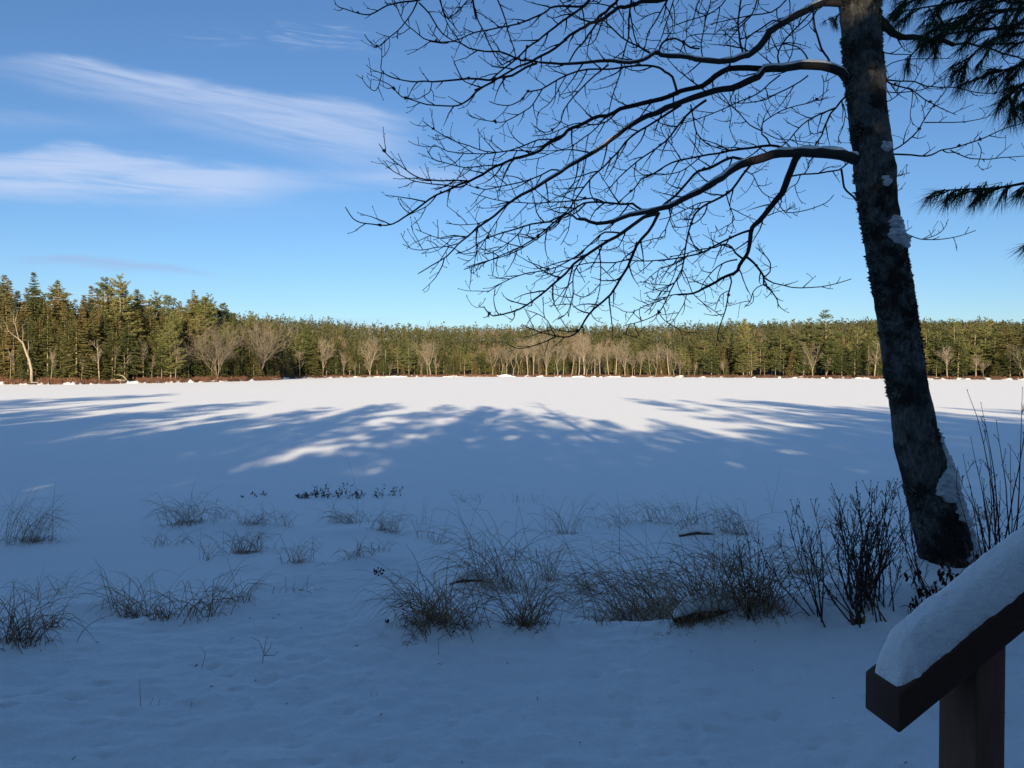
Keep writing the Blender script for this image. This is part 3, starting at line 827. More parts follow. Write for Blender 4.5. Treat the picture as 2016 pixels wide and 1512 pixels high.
# ------------------------------------------------------------------ the woods behind the viewpoint: they shade the bank and the near lake
TE = math.tan(SUN_EL)
def caster(key, px, py, yb, wide=1.0, shrink=1.0):
    """a tree whose shadow tip falls where the photo has one"""
    Y = EYE * F / (py - HY); X = (px - 1008) / F * Y
    x = X - SUN_AZ * (Y + yb); z0 = float(ground_h(x, -yb))
    h = (Y + yb) * TE - z0
    return plant_tree(key, (x, -yb, z0), max(h * shrink, 3), 'tall conifer in the woods behind the viewpoint', 'conifers behind the viewpoint', wide, rg=rg)
CAST = [  # px, row, yb, key, wide
    (-330, 790, 14, 'pi2', 1.2), (-180, 783, 16, 'sp1', 1.3), (-60, 772, 20, 'pi0', 1.1), (60, 786, 14, 'pi4', 1.2), (150, 784, 18, 'sp3', 1.2), (235, 780, 13, 'pi2', 1.1), (330, 776, 20, 'pi0', 1.0),
    (420, 797, 12, 'bp0', 1.1), (515, 791, 17, 'pi4', 1.0), (640, 803, 10, 'pi1', 1.1), (770, 795, 13, 'pi0', 1.05), (715, 806, 16, 'bp2', .9), (880, 799, 11, 'pi2', .85), (955, 803, 14, 'bp1', 1.0), (1010, 804, 12, 'sp1', 1.3),
    (585, 812, 15, 'pi2', 1.0), (830, 812, 16, 'pi4', .9), (480, 815, 14, 'pi0', 1.0), (920, 822, 12, 'bp2', .9),
    (1090, 814, 9, 'pi4', 1.0), (1180, 829, 12, 'bp0', .9), (1290, 840, 10, 'pi2', .8),
    (90, 800, 12, 'sp1', 1.5), (190, 797, 15, 'sp3', 1.4), (290, 794, 13, 'bp0', 1.3), (390, 806, 14, 'sp4', 1.5), (250, 814, 10, 'sp3', 1.6), (20, 803, 14, 'sp4', 1.5), (120, 820, 11, 'bp2', 1.5), (350, 824, 12, 'sp1', 1.6), (-60, 795, 13, 'sp3', 1.5), (470, 828, 10, 'bp1', 1.3),
    (1450, 800, 14, 'sp1', 1.2), (1545, 806, 12, 'sp4', 1.3), (1640, 811, 14, 'sp3', 1.4), (1740, 814, 12, 'sp1', 1.4),
    (1390, 850, 9, 'sp3', 1.5), (1470, 838, 11, 'sp1', 1.6), (1560, 830, 9, 'sp4', 1.6), (1655, 826, 12, 'sp3', 1.6), (1760, 824, 10, 'sp1', 1.6), (1870, 823, 9, 'sp4', 1.6), (1985, 826, 11, 'sp3', 1.6), (2110, 830, 9, 'sp1', 1.6), (2250, 835, 10, 'sp4', 1.6), (1310, 858, 10, 'sp0', 1.6),
    (1245, 785, 24, 'pi1', .7), (1330, 787, 20, 'sp4', .9), (1430, 786, 22, 'pi0', .8), (1520, 793, 18, 'bp2', 1.0), (1620, 798, 20, 'sp1', 1.2), (1740, 803, 16, 'pi2', 1.0), (1860, 802, 22, 'sp3', 1.2), (1980, 807, 15, 'pi4', 1.1), (2120, 806, 18, 'sp1', 1.3), (2280, 812, 15, 'pi0', 1.2),
]
for px, py, yb, key, wide in CAST: caster(key, px, py, yb, wide)
# lower, denser trees under and between them
for i in range(84):
    x = -62 + 124 * (i + rg.uniform(.1, .9)) / 84
    yb = rg.uniform(7, 20)
    if -10 < x < 8: yb = rg.uniform(14, 20)
    z0 = float(ground_h(x, -yb))
    plant_tree(['sp3', 'sp0', 'bp0', 'bp2', 'sp1', 'bp1'][i % 6], (x, -yb, z0), rg.uniform(8.6, 10.8) if -12 < x < 1 else rg.uniform(9, 12.5), 'lower dense conifer in the woods behind the viewpoint', 'lower conifers behind the viewpoint', rg.uniform(1.4, 1.9), rg=rg)
# ------------------------------------------------------------------ unseen house added to block sun and skylight, thought to go with the handrail
def wood_material(name, c0, c1, axis=(1, 1, 1), bstr=0.35):
    m, nt, b = mat(name)
    co = nd(nt, 'ShaderNodeTexCoord').outputs['Object']
    n1 = noise(nt, 6.0, 6, 0.65, co, axis); n2 = noise(nt, 1.7, 3, 0.5, co)
    ad = nd(nt, 'ShaderNodeMath', operation='MULTIPLY_ADD'); ad.inputs[1].default_value = .5
    nt.links.new(n2.outputs['Fac'], ad.inputs[0])
    h = nd(nt, 'ShaderNodeMath', operation='MULTIPLY'); h.inputs[1].default_value = .5; nt.links.new(n1.outputs['Fac'], h.inputs[0]); nt.links.new(h.outputs[0], ad.inputs[2])
    r = ramp(nt, [(0.3, c0), (0.7, c1)], ad.outputs[0]); nt.links.new(r.outputs['Color'], b.inputs['Base Color'])
    b.inputs['Roughness'].default_value = 0.75; b.inputs['Specular IOR Level'].default_value = 0.25
    bump(nt, b, n1.outputs['Fac'], bstr, 0.004); return m
M['rail_wood'] = wood_material('rail_wood', (0.040, 0.019, 0.012), (0.085, 0.042, 0.027), (3, 30, 30))
M['post_wood'] = wood_material('post_wood', (0.095, 0.046, 0.030), (0.20, 0.10, 0.064), (14, 14, 2))
M['cabin_wall'] = wood_material('cabin_wall', (0.05, 0.03, 0.02), (0.11, 0.065, 0.04), (1, 1, 10))
M['roof'] = tint_material('shingle_roof', (0.04, 0.04, 0.04), (0.09, 0.085, 0.08), nscale=5.0)
def glass_material():
    m, nt, b = mat('window_glass'); b.inputs['Base Color'].default_value = (.02, .025, .03, 1); b.inputs['Roughness'].default_value = .05; return m
M['glass'] = glass_material()
def blocker_cabin():
    x0, x1, y0, y1, zb, ze, zr = -9.0, 6.5, -11.0, -2.6, 1.0, 3.9, 6.3
    t = thing('cabin', ((x0 + x1) / 2, (y0 + y1) / 2, zb), 'brown wooden cabin standing behind the viewpoint', 'cabin')
    X, Y, Z = np.eye(3); ym = (y0 + y1) / 2; hx, hy, hz = (x1 - x0) / 2, (y1 - y0) / 2, (ze - zb) / 2
    w = MB(); c = np.array([(x0 + x1) / 2, ym, zb + hz]); w.box(c, X * hx, Y * hy, Z * hz)
    for gx in (x0 + .05, x1 - .05):
        w.add([[gx, y0, ze + .003], [gx, y1, ze + .003], [gx, ym, zr - .1]], None, [(0, 1, 2)])
    w.build('wall', M['cabin_wall'], t)
    r = MB(); L = math.hypot(hy + .5, zr - ze + .3)
    for s in (-1, 1):
        d = np.array([0, s * (hy + .5), -(zr - ze + .3)]); n = np.array([0, s * (zr - ze + .3), hy + .5]) / L
        cc = np.array([(x0 + x1) / 2, ym, zr]) + d / 2 + n * .1
        r.box(cc, X * (hx + .4), d / 2, n * .08)
    r.build('roof', M['roof'], t)
    d = MB(); d.box([1.2, y1 + .04, zb + 1.35], X * .5, Y * .04, Z * 1.05); dd = d.build('door', M['post_wood'], t)
    k = MB(); k.box([.85, y1 + .12, zb + 1.3], X * .06, Y * .03, Z * .02); k.build('handle', M['roof'], dd)
    for wx in (-6.5, -3.5, 4.2):
        f = MB()
        for (cx, cz, sx, sz) in ((wx - .65, 0, .06, .7), (wx + .65, 0, .06, .7), (wx, .76, .71, .06), (wx, -.76, .71, .06), (wx, 0, .03, .7)):
            f.box([cx, y1 + .05, zb + 1.7 + cz], X * sx, Y * .05, Z * sz)
        ff = f.build('window', M['post_wood'], t)
        g = MB(); g.box([wx, y1 + .02, zb + 1.7], X * .585, Y * .012, Z * .69); g.build('pane', M['glass'], ff)
blocker_cabin()
# ------------------------------------------------------------------ the leaning lichened maple by the bank
def bark_material():
    m, nt, b = mat('maple_bark')
    co = nd(nt, 'ShaderNodeTexCoord').outputs['Object']
    n1 = noise(nt, 7, 6, .65, co, (1.6, 1.6, .55)); n2 = noise(nt, 3.2, 4, .6, co); n3 = noise(nt, 26, 4, .6, co, (1.2, 1.2, .6))
    v = nd(nt, 'ShaderNodeTexVoronoi'); v.inputs['Scale'].default_value = 13; nt.links.new(co, v.inputs['Vector'])
    r1 = ramp(nt, [(0.3, (0.016, 0.014, 0.013)), (0.52, (0.034, 0.030, 0.027)), (0.72, (0.070, 0.064, 0.058))], n1.outputs['Fac'])
    f = nd(nt, 'ShaderNodeMath', operation='ADD'); nt.links.new(n2.outputs['Fac'], f.inputs[0])
    g = nd(nt, 'ShaderNodeMath', operation='MULTIPLY'); g.inputs[1].default_value = -.12; nt.links.new(v.outputs['Distance'], g.inputs[0]); nt.links.new(g.outputs[0], f.inputs[1])
    l = ramp(nt, [(0.40, (0, 0, 0)), (0.50, (1, 1, 1))], f.outputs[0])
    mx = nd(nt, 'ShaderNodeMix', data_type='RGBA'); nt.links.new(l.outputs['Color'], mx.inputs['Factor'])
    nt.links.new(r1.outputs['Color'], mx.inputs['A'])
    r3 = ramp(nt, [(0.3, (0.055, 0.054, 0.049)), (0.7, (0.165, 0.163, 0.148))], n3.outputs['Fac']); nt.links.new(r3.outputs['Color'], mx.inputs['B'])
    vc = nd(nt, 'ShaderNodeTexVoronoi', feature='DISTANCE_TO_EDGE'); vc.inputs['Scale'].default_value = 1.0
    mp = nd(nt, 'ShaderNodeMapping'); mp.inputs['Scale'].default_value = (30, 30, 7); ds = noise(nt, 9, 3, .6, co)
    dv = nd(nt, 'ShaderNodeVectorMath', operation='MULTIPLY_ADD'); dv.inputs[1].default_value = (.10, .10, .10); nt.links.new(ds.outputs['Color'], dv.inputs[0]); nt.links.new(co, dv.inputs[2])
    nt.links.new(dv.outputs[0], mp.inputs['Vector']); nt.links.new(mp.outputs[0], vc.inputs['Vector'])
    ck = ramp(nt, [(0.0, (.22, .22, .22)), (0.16, (1, 1, 1))], vc.outputs['Distance'])  # shade of the cracks put into the colour, as the bump hardly shows
    mk = nd(nt, 'ShaderNodeMix', data_type='RGBA', blend_type='MULTIPLY'); mk.inputs['Factor'].default_value = .45
    nt.links.new(mx.outputs['Result'], mk.inputs['A']); nt.links.new(ck.outputs['Color'], mk.inputs['B'])
    nt.links.new(mk.outputs['Result'], b.inputs['Base Color']); b.inputs['Roughness'].default_value = .9; b.inputs['Specular IOR Level'].default_value = .1
    b1 = bump(nt, b, n1.outputs['Fac'], .9, .03); b2 = bump(nt, b, n3.outputs['Fac'], .6, .008, b1); bump(nt, b, ck.outputs['Color'], .35, .010, b2); return m
M['maple_bark'] = bark_material()
M['limb_bark'] = tint_material('limb_bark', (0.020, 0.017, 0.016), (0.070, 0.062, 0.055), nscale=9.0)
M['twig_bark'] = tint_material('twig_bark', (0.016, 0.011, 0.011), (0.045, 0.032, 0.030))
M['moss'] = tint_material('moss', (0.006, 0.008, 0.004), (0.028, 0.030, 0.015))
M['lichen'] = tint_material('lichen', (0.05, 0.055, 0.045), (0.20, 0.21, 0.18))
rg = R_(2024)
YT = 7.0
TRUNK = [(-60, 1685, 84), (0, 1692, 83), (100, 1698, 76), (160, 1702, 80), (200, 1705, 75), (300, 1719, 76), (330, 1722, 84), (400, 1728, 77), (480, 1742, 79), (560, 1756, 80), (620, 1765, 80), (700, 1777, 80), (760, 1786, 79), (850, 1802, 86), (900, 1814, 92), (960, 1830, 98), (1000, 1842, 102), (1050, 1854, 106), (1100, 1868, 114), (1125, 1873, 124), (1160, 1880, 136), (1260, 1895, 150)]
tp = np.array(TRUNK, float)
def trunk_c(py): return at(np.interp(py, tp[:, 0], tp[:, 1]), py, YT)
def trunk_r(py): return np.interp(py, tp[:, 0], tp[:, 2]) * .955 / 2 / F * YT
base = trunk_c(1125)
maple = thing('maple_tree', base, 'big leafless tree leaning left from the bank, trunk patched with lichen, moss and snow', 'tree')

def trunk_surface(rows, ang, extra=0.0):
    """points on the trunk skin; ang 0 faces right (+x), pi/2 faces away, -pi/2 faces the camera"""
    c = np.array([trunk_c(r) for r in rows]); rr = np.array([trunk_r(r) for r in rows])
    return c, rr
rows = np.concatenate([np.linspace(-60, 1060, 190), np.linspace(1066, 1250, 40)])
c, rr = trunk_surface(rows, None)
S = 40
ang = np.linspace(0, 2 * PI, S, endpoint=False)
A, Rw = np.meshgrid(ang, np.arange(len(rows)))
z = c[:, 2][:, None]
flare = np.clip((rows[:, None] - 1060) / 150, 0, 1) ** 1.5
disp = 1 + .035 * vnoise(A * 2.2 + 5, z * 3.0, 61) + .02 * vnoise(np.cos(A) * 4 + np.sin(A) * 3, z * 9, 62) + .02 * vnoise(A * 6, z * 16, 63) + flare * .13 * np.cos(A * 4 + .6)
rad = rr[:, None] * disp
V_ = np.stack([c[:, 0][:, None] + np.cos(A) * rad, c[:, 1][:, None] + np.sin(A) * rad, z + 0 * A], -1)
mb = MB(); i = np.arange(len(rows) - 1)[:, None] * S; j = np.arange(S)[None]; k = (j + 1) % S
mb.add(V_.reshape(-1, 3), np.stack([i + j, i + S + j, i + S + k, i + k], -1).reshape(-1, 4))
trunk = mb.build('trunk', M['maple_bark'], maple, smooth=True)

def skin(row, a, out=0.0):
    cc = trunk_c(row); r = trunk_r(row)
    return cc + np.array([math.cos(a), math.sin(a), 0]) * r * (1 + .02) + np.array([math.cos(a), math.sin(a), 0]) * out

# snow lying on the windward side: bulging patches on the trunk skin
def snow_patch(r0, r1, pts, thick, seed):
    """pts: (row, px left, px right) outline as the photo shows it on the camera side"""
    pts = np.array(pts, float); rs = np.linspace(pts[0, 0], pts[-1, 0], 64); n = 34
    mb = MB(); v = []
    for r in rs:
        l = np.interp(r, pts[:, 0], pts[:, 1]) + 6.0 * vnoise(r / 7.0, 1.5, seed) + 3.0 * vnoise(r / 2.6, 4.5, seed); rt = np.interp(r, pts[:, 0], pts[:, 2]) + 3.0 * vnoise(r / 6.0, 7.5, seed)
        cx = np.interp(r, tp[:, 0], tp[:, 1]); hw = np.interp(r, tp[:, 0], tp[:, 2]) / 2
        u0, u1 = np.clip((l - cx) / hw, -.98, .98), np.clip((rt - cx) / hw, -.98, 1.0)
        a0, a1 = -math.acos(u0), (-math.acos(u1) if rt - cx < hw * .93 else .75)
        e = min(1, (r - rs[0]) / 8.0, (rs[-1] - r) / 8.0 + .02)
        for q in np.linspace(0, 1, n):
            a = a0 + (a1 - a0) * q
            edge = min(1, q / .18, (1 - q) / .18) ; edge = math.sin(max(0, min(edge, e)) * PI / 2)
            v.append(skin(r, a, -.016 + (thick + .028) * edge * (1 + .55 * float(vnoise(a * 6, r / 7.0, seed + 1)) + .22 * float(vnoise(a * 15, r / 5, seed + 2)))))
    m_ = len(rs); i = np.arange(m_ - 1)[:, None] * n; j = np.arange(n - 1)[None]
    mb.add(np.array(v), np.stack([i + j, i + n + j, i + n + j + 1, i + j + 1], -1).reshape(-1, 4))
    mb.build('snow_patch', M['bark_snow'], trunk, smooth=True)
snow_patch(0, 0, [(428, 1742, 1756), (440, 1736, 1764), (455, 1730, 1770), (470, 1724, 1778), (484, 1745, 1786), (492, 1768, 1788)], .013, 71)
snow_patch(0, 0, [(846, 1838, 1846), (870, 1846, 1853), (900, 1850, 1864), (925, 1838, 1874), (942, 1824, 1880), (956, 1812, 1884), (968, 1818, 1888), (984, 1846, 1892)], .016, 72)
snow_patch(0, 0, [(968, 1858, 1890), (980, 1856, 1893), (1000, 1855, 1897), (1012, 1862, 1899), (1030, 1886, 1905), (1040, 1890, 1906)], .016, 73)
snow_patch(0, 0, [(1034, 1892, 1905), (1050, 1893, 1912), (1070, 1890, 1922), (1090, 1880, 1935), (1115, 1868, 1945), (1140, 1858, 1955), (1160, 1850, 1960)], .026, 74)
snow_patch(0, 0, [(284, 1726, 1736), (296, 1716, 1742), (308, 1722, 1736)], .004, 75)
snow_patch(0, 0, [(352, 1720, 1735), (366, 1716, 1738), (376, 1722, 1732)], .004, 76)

# moss and leafy lichen: tiny flakes standing off the bark
def flakes(n, rowf, angf, size, out):
    B, D = [], []
    for _ in range(n):
        r = rowf(); a = angf(r)
        if a is None: continue
        p = skin(r, a, -.004); nrm = np.array([math.cos(a), math.sin(a), 0])
        B.append(p); D.append(nrm * rg.uniform(.5, 1.2) + rg.normal(0, .6, 3) + [0, 0, -.2])
    mb = MB(); m_ = len(B)
    tri_leaves(mb, B, D, rg.uniform(.5, 1.3, m_) * size, rg.uniform(.25, .5, m_) * size, rg); return mb
def moss_ang(r):
    w = {0: 1}
    a = rg.uniform(-2.9, -.2)
    k = float(vnoise(a * 1.6, r / 45.0, 81))
    thr = np.interp(r, [0, 150, 260, 300, 480, 505, 620, 690, 740, 780, 850, 955, 975, 1010, 1080, 1120], [.05, .2, .6, .7, .4, -.5, -.4, .25, 0, .6, .7, .5, -.55, -.8, -.7, .3])
    if r > 1010 and math.cos(a) > .55: return None
    if 420 < r < 492 and math.cos(a) > -.2: return None
    if 900 < r < 1000 and math.cos(a) > .0: return None
    return a if k > thr else None
flakes(9000, lambda: rg.uniform(0, 1125), moss_ang, .017, 0).build('moss', M['moss'], trunk)['kind'] = 'stuff'
def left_ang(r):
    thr = np.interp(r, [0, 180, 260, 300, 340, 420, 560, 600, 640, 735, 745, 775, 790, 950, 965, 990, 1000], [.1, -.1, .4, -.2, .2, -.6, -.2, .3, .6, .4, -.9, -.9, .6, .6, -.9, -.9, .4])
    a = rg.normal(-PI + .12, .22)
    return a if float(vnoise(r / 16.0, 3.5, 83)) > thr else None
flakes(5200, lambda: rg.uniform(60, 1000), left_ang, .026, 0).build('lichen', M['lichen'], trunk)['kind'] = 'stuff'
def right_ang(r):
    a = rg.normal(-.05, .2); return a if float(vnoise(r / 14.0, 9.5, 84)) > .35 else None
flakes(1500, lambda: rg.uniform(200, 760), right_ang, .022, 0).build('lichen', M['lichen'], trunk)['kind'] = 'stuff'

# ------------------------------------------------------------------ limbs traced as (photo column, row); depth wanders on its own
NODES = []     # (px, py, depth) of what is already built
def depth_at(px, py):
    if not NODES: return YT
    a = np.array(NODES); d = (a[:, 0] - px) ** 2 + (a[:, 1] - py) ** 2
    return float(a[int(np.argmin(d)), 2])
def smooth_path(pts, per=5):
    p = np.asarray(pts, float); n = len(p)
    q = np.vstack([2 * p[0] - p[1], p, 2 * p[-1] - p[-2]]); out = []
    for i in range(1, n):
        a, b, c_, d = q[i - 1], q[i], q[i + 1], q[i + 2]
        m = max(2, int(np.hypot(*(c_ - b)[:2]) / 14))
        for t in np.linspace(0, 1, m, endpoint=False):
            out.append(.5 * ((2 * b) + (c_ - a) * t + (2 * a - 5 * b + 4 * c_ - d) * t * t + (3 * b - a - 3 * c_ + d) * t ** 3))
    out.append(p[-1]); return np.array(out)
def twigs(mb, P3, w0, w1, every, lmin, lmax, side_bias=0.0, start=.12):
    """side shoots with upturned tips, each with its own short shoots and buds"""
    seg = np.linalg.norm(np.diff(P3, axis=0), axis=1); cum = np.concatenate([[0], np.cumsum(seg)]); L = cum[-1]
    s = L * start + rg.uniform(0, every); flip = 1
    while s < L:
        i = min(len(P3) - 2, int(np.searchsorted(cum, s)) - 1); i = max(i, 0)
        f = (s - cum[i]) / max(seg[i], 1e-6); p = P3[i] + (P3[i + 1] - P3[i]) * f
        t = P3[i + 1] - P3[i]; t /= np.linalg.norm(t)
        v = np.cross(t, [0, 1, 0]); v /= np.linalg.norm(v) + 1e-9
        v = v * flip + rg.normal(0, .45, 3); v -= t * t.dot(v); v /= np.linalg.norm(v) + 1e-9
        flip = -flip if rg.random() < .8 else flip
        a = rg.uniform(.5, 1.05)
        d = t * math.cos(a) + v * math.sin(a)
        ln = rg.uniform(lmin, lmax) * (1.1 - .5 * s / L)
        n = max(5, int(ln / .055))
        pts = [p]; dd = d.copy(); bend = rg.normal(0, .075, 3)
        for q in range(n):
            lift = .03 + .34 * (q / n) ** 2
            dd = dd + bend + rg.normal(0, .11, 3) * [1, .8, 1] + np.array([0, 0, lift * .55]) + t * .03; dd /= np.linalg.norm(dd); pts.append(pts[-1] + dd * ln / n)
        pts = np.array(pts); r0 = min(w1 + (w0 - w1) * (1 - s / L), .009) * .62 + .0012
        mb.tube(pts, np.linspace(max(r0, .0034), .0020, len(pts)), 4, cap=False, tint=rg.uniform(0, .35))
        bud(mb, pts[-1], dd)
        s2 = rg.uniform(.04, .12); fl = 1
        while s2 < ln * .97:
            q = min(len(pts) - 2, int(s2 / ln * n)); b0 = pts[q]; tt = pts[q + 1] - pts[q]; tt /= np.linalg.norm(tt)
            vv = np.cross(tt, [0, 1, 0]) * fl + rg.normal(0, .5, 3) + [0, 0, .35]; vv -= tt * tt.dot(vv); vv /= np.linalg.norm(vv) + 1e-9; fl = -fl
            l2 = rg.uniform(.025, .17) * (1.15 - .6 * s2 / ln); d2 = tt * .65 + vv * .75; d2 /= np.linalg.norm(d2)
            p2 = [b0]
            cv = rg.normal(0, .16, 3) + np.array([0, 0, .22])
            for w in range(4): d2 = d2 + rg.normal(0, .10, 3) + cv; d2 /= np.linalg.norm(d2); p2.append(p2[-1] + d2 * l2 / 4)
            mb.tube(p2, [.0026, .0024, .0022, .0022, .0020], 3, cap=False, tint=rg.uniform(0, .35)); bud(mb, p2[-1], d2)
            s2 += rg.uniform(.05, .13)
        s += every * rg.uniform(.5, 1.5)
def bud(mb, p, d):
    mb.tube([p, p + d * .006, p + d * .014], [.0018, .0038, .0008], 4, cap=False, tint=.2)
def limb(name, branches, parent, snow=False):
    """branches: (points, start width px, end width px, depth drift, twig spacing m, twig length range)"""
    wood = MB(); strips = []
    tw = kn = wood
    for (pts, w0, w1, dz, ev, lr) in branches:
        sp_ = smooth_path(pts)
        d0 = depth_at(*sp_[0]); n = len(sp_)
        ph = rg.uniform(0, 6.28); f = np.linspace(0, 1, n)
        dep = d0 + dz * f ** 1.2 + .10 * np.sin(f * 5 + ph) * f
        dep = np.clip(dep, 4.6, 9.6)
        P3 = np.array([at(a, b, y) for (a, b), y in zip(sp_, dep)])
        for (a, b), y in zip(sp_, dep): NODES.append((a, b, y))
        w = (w0 + (w1 - w0) * f ** .75) * (1 + .07 * vnoise(f * n / 2.5, 0 * f + ph, 85)); r = w * .93 / 2 / F * dep
        P3 = P3 + np.stack([vnoise(f * n / 2.0, 0 * f + ph, 86), 0 * f, vnoise(f * n / 2.0, 0 * f + ph + 9, 87)], 1) * np.minimum(r, .016)[:, None] * 1.0
        wood.tube(P3, np.maximum(r, .0030), 8 if w0 > 8 else 5, tint=rg.uniform(.15, .6))
        if w1 < 4: bud(tw, P3[-1], (P3[-1] - P3[-2]) / np.linalg.norm(P3[-1] - P3[-2]))
        if ev: twigs(tw, P3, r[0], r[-1], ev, lr[0], lr[1])
        if snow and w0 > 9:   # snow lying along the top
            for a in range(0, n - 3, 3):
                b = min(n, a + int(rg.integers(4, 9)))
                if float(vnoise(a / 6.0, ph, 88)) < -.1: continue
                q = P3[a:b] + np.array([0, 0, 1]) * (r[a:b] * .72)[:, None] + np.array([0, -.25, 0]) * r[a:b, None]
                e = np.sin(np.linspace(.12, PI - .12, b - a)) ** .5
                sn = MB(); sn.tube(q, r[a:b] * .62 * e, 7); strips.append(sn)
        if w0 < 14 and n > 12:   # small lichen and snow lumps
            for _ in range(int(n / 16) + (1 if w0 > 4 else 0)):
                a = int(rg.integers(2, n - 2)); 
                B = np.repeat(P3[a][None] + [0, 0, r[a] * .6], 26, 0); tri_leaves(kn, B, rg.normal(0, 1, (26, 3)) + [0, 0, .4], rg.uniform(.010, .026, 26), rg.uniform(.006, .012, 26), rg); kn.a[-1][:] = np.clip(kn.a[-1] + .35, 0, 1)
    w = wood.build(name, M['limb_bark'], parent, smooth=True)
    for sn in strips: sn.build('snow_strip', M['snow'], w, smooth=True)
    return w
for r in range(-60, 1120, 12): NODES.append((float(np.interp(r, tp[:, 0], tp[:, 1])), r, YT))
S1, S2, S3 = (.16, (.18, .55)), (.11, (.14, .42)), (.09, (.10, .30))
# lowest big limb
limb('limb', [
    ([(1715, 322), (1681, 316), (1657, 306), (1620, 301), (1578, 299), (1538, 304), (1490, 316), (1447, 332), (1419, 351), (1389, 365), (1360, 385), (1326, 401), (1300, 412), (1257, 421), (1210, 433), (1178, 438), (1150, 434), (1138, 430)], 27, 6, -.9, .22, (.15, .45)),
    ([(1138, 430), (1115, 420), (1080, 436), (1031, 445), (1000, 456), (960, 468), (925, 490), (900, 500)], 5, 2, -.5, *S2),
    ([(1030, 446), (1020, 462), (990, 485), (960, 500)], 3, 1.6, -.2, *S3),
    ([(1297, 410), (1262, 414), (1245, 402), (1225, 401), (1190, 398), (1160, 398), (1140, 407), (1100, 432), (1060, 465), (1010, 492), (960, 514), (915, 530)], 6, 2.2, .5, *S2),
    ([(1190, 398), (1165, 390), (1120, 396), (1060, 400), (1010, 398), (970, 392), (930, 380)], 4, 1.8, .4, *S2),
    ([(1297, 419), (1268, 430), (1237, 449), (1198, 475), (1154, 505), (1130, 522), (1114, 540), (1086, 564), (1064, 582), (1039, 600), (1007, 614), (971, 622), (958, 612), (953, 604)], 9, 2.2, -.7, *S2),
    ([(1222, 458), (1190, 458), (1172, 472), (1150, 492), (1120, 512), (1080, 532), (1040, 538), (1000, 552), (960, 575)], 4, 1.8, .3, *S2),
    ([(1154, 505), (1135, 525), (1127, 548), (1128, 580), (1120, 612), (1100, 628)], 3.5, 1.8, -.3, *S3),
    ([(1180, 490), (1182, 530), (1180, 570), (1172, 600), (1155, 622)], 3, 1.6, .2, *S3),
    ([(1297, 419), (1277, 457), (1253, 483), (1241, 509), (1229, 540), (1215, 562), (1201, 580), (1170, 608), (1150, 632), (1143, 645), (1128, 659), (1110, 664), (1094, 661), (1065, 655), (1039, 645), (1030, 640)], 8, 2.0, .4, *S2),
    ([(1094, 662), (1075, 672), (1051, 681), (1030, 685), (1015, 685), (1001, 679)], 3, 1.8, .1, .12, (.05, .14)),
    ([(1094, 661), (1085, 648), (1078, 632), (1062, 620), (1040, 612)], 3, 1.6, .1, *S3),
    ([(1241, 509), (1210, 518), (1170, 516), (1130, 524), (1100, 535), (1060, 545)], 3.5, 1.6, .2, *S3),
    ([(1326, 401), (1318, 430), (1310, 450), (1308, 466), (1290, 470), (1268, 475), (1240, 488)], 3, 1.8, .3, *S3),
], maple, snow=True)
limb('limb', [
    ([(1575, 300), (1566, 318), (1552, 348), (1537, 380), (1518, 412), (1497, 437), (1483, 451), (1480, 470), (1477, 489), (1471, 505), (1458, 524), (1444, 538), (1420, 548), (1396, 562), (1375, 573), (1352, 578), (1335, 580)], 17, 3.5, .7, .2, (.12, .4)),
    ([(1483, 451), (1460, 458), (1436, 469), (1406, 485), (1376, 499), (1340, 508), (1300, 512), (1262, 514), (1230, 512)], 6, 2, .4, *S2),
    ([(1471, 505), (1482, 517), (1495, 532), (1503, 547), (1502, 560), (1512, 566), (1522, 578), (1530, 592), (1531, 604)], 6, 2.2, -.3, *S3),
    ([(1503, 547), (1522, 557), (1543, 563), (1575, 566), (1614, 565), (1650, 558), (1674, 550)], 3.5, 1.6, -.4, .14, (.05, .16)),
    ([(1502, 560), (1490, 566), (1482, 575), (1477, 592), (1466, 604)], 2.5, 1.6, .1, *S3),
    ([(1503, 546), (1515, 535), (1516, 518), (1508, 505), (1498, 496), (1488, 488)], 3.5, 1.8, .2, *S3),
    ([(1438, 543), (1439, 555), (1435, 572), (1432, 592), (1427, 612), (1420, 632), (1414, 650), (1412, 668), (1410, 680)], 4, 1.6, -.3, .16, (.05, .22)),
    ([(1435, 572), (1420, 580), (1412, 595), (1408, 610)], 2.4, 1.5, .1, *S3),
    ([(1462, 508), (1448, 498), (1440, 486), (1425, 481), (1410, 488), (1385, 490), (1350, 500), (1320, 505)], 5, 2, -.3, *S3),
    ([(1450, 510), (1430, 516), (1412, 526), (1398, 540), (1385, 555), (1380, 570)], 3.5, 1.6, .3, *S3),
    ([(1352, 578), (1320, 582), (1298, 592), (1270, 602), (1245, 615), (1225, 612)], 3, 1.6, -.1, *S3),
    ([(1558, 346), (1580, 343), (1610, 341), (1642, 337), (1655, 332), (1668, 322)], 4, 3, .1, *S3),
    ([(1575, 345), (1568, 362), (1555, 370), (1542, 385)], 2.6, 1.6, .1, *S3),
    ([(1655, 334), (1658, 350), (1660, 368), (1672, 382), (1686, 396)], 5, 4, .05, .2, (.05, .2)),
    ([(1530, 395), (1545, 418), (1575, 416), (1600, 410), (1625, 400), (1640, 385)], 2.4, 1.6, .2, .12, (.05, .16)),
    ([(1512, 425), (1530, 417), (1550, 414), (1565, 404)], 2.2, 1.5, .2, .10, (.05, .12)),
    ([(1352, 578), (1345, 600), (1330, 625), (1318, 640)], 2.4, 1.5, .2, *S3),
], maple)
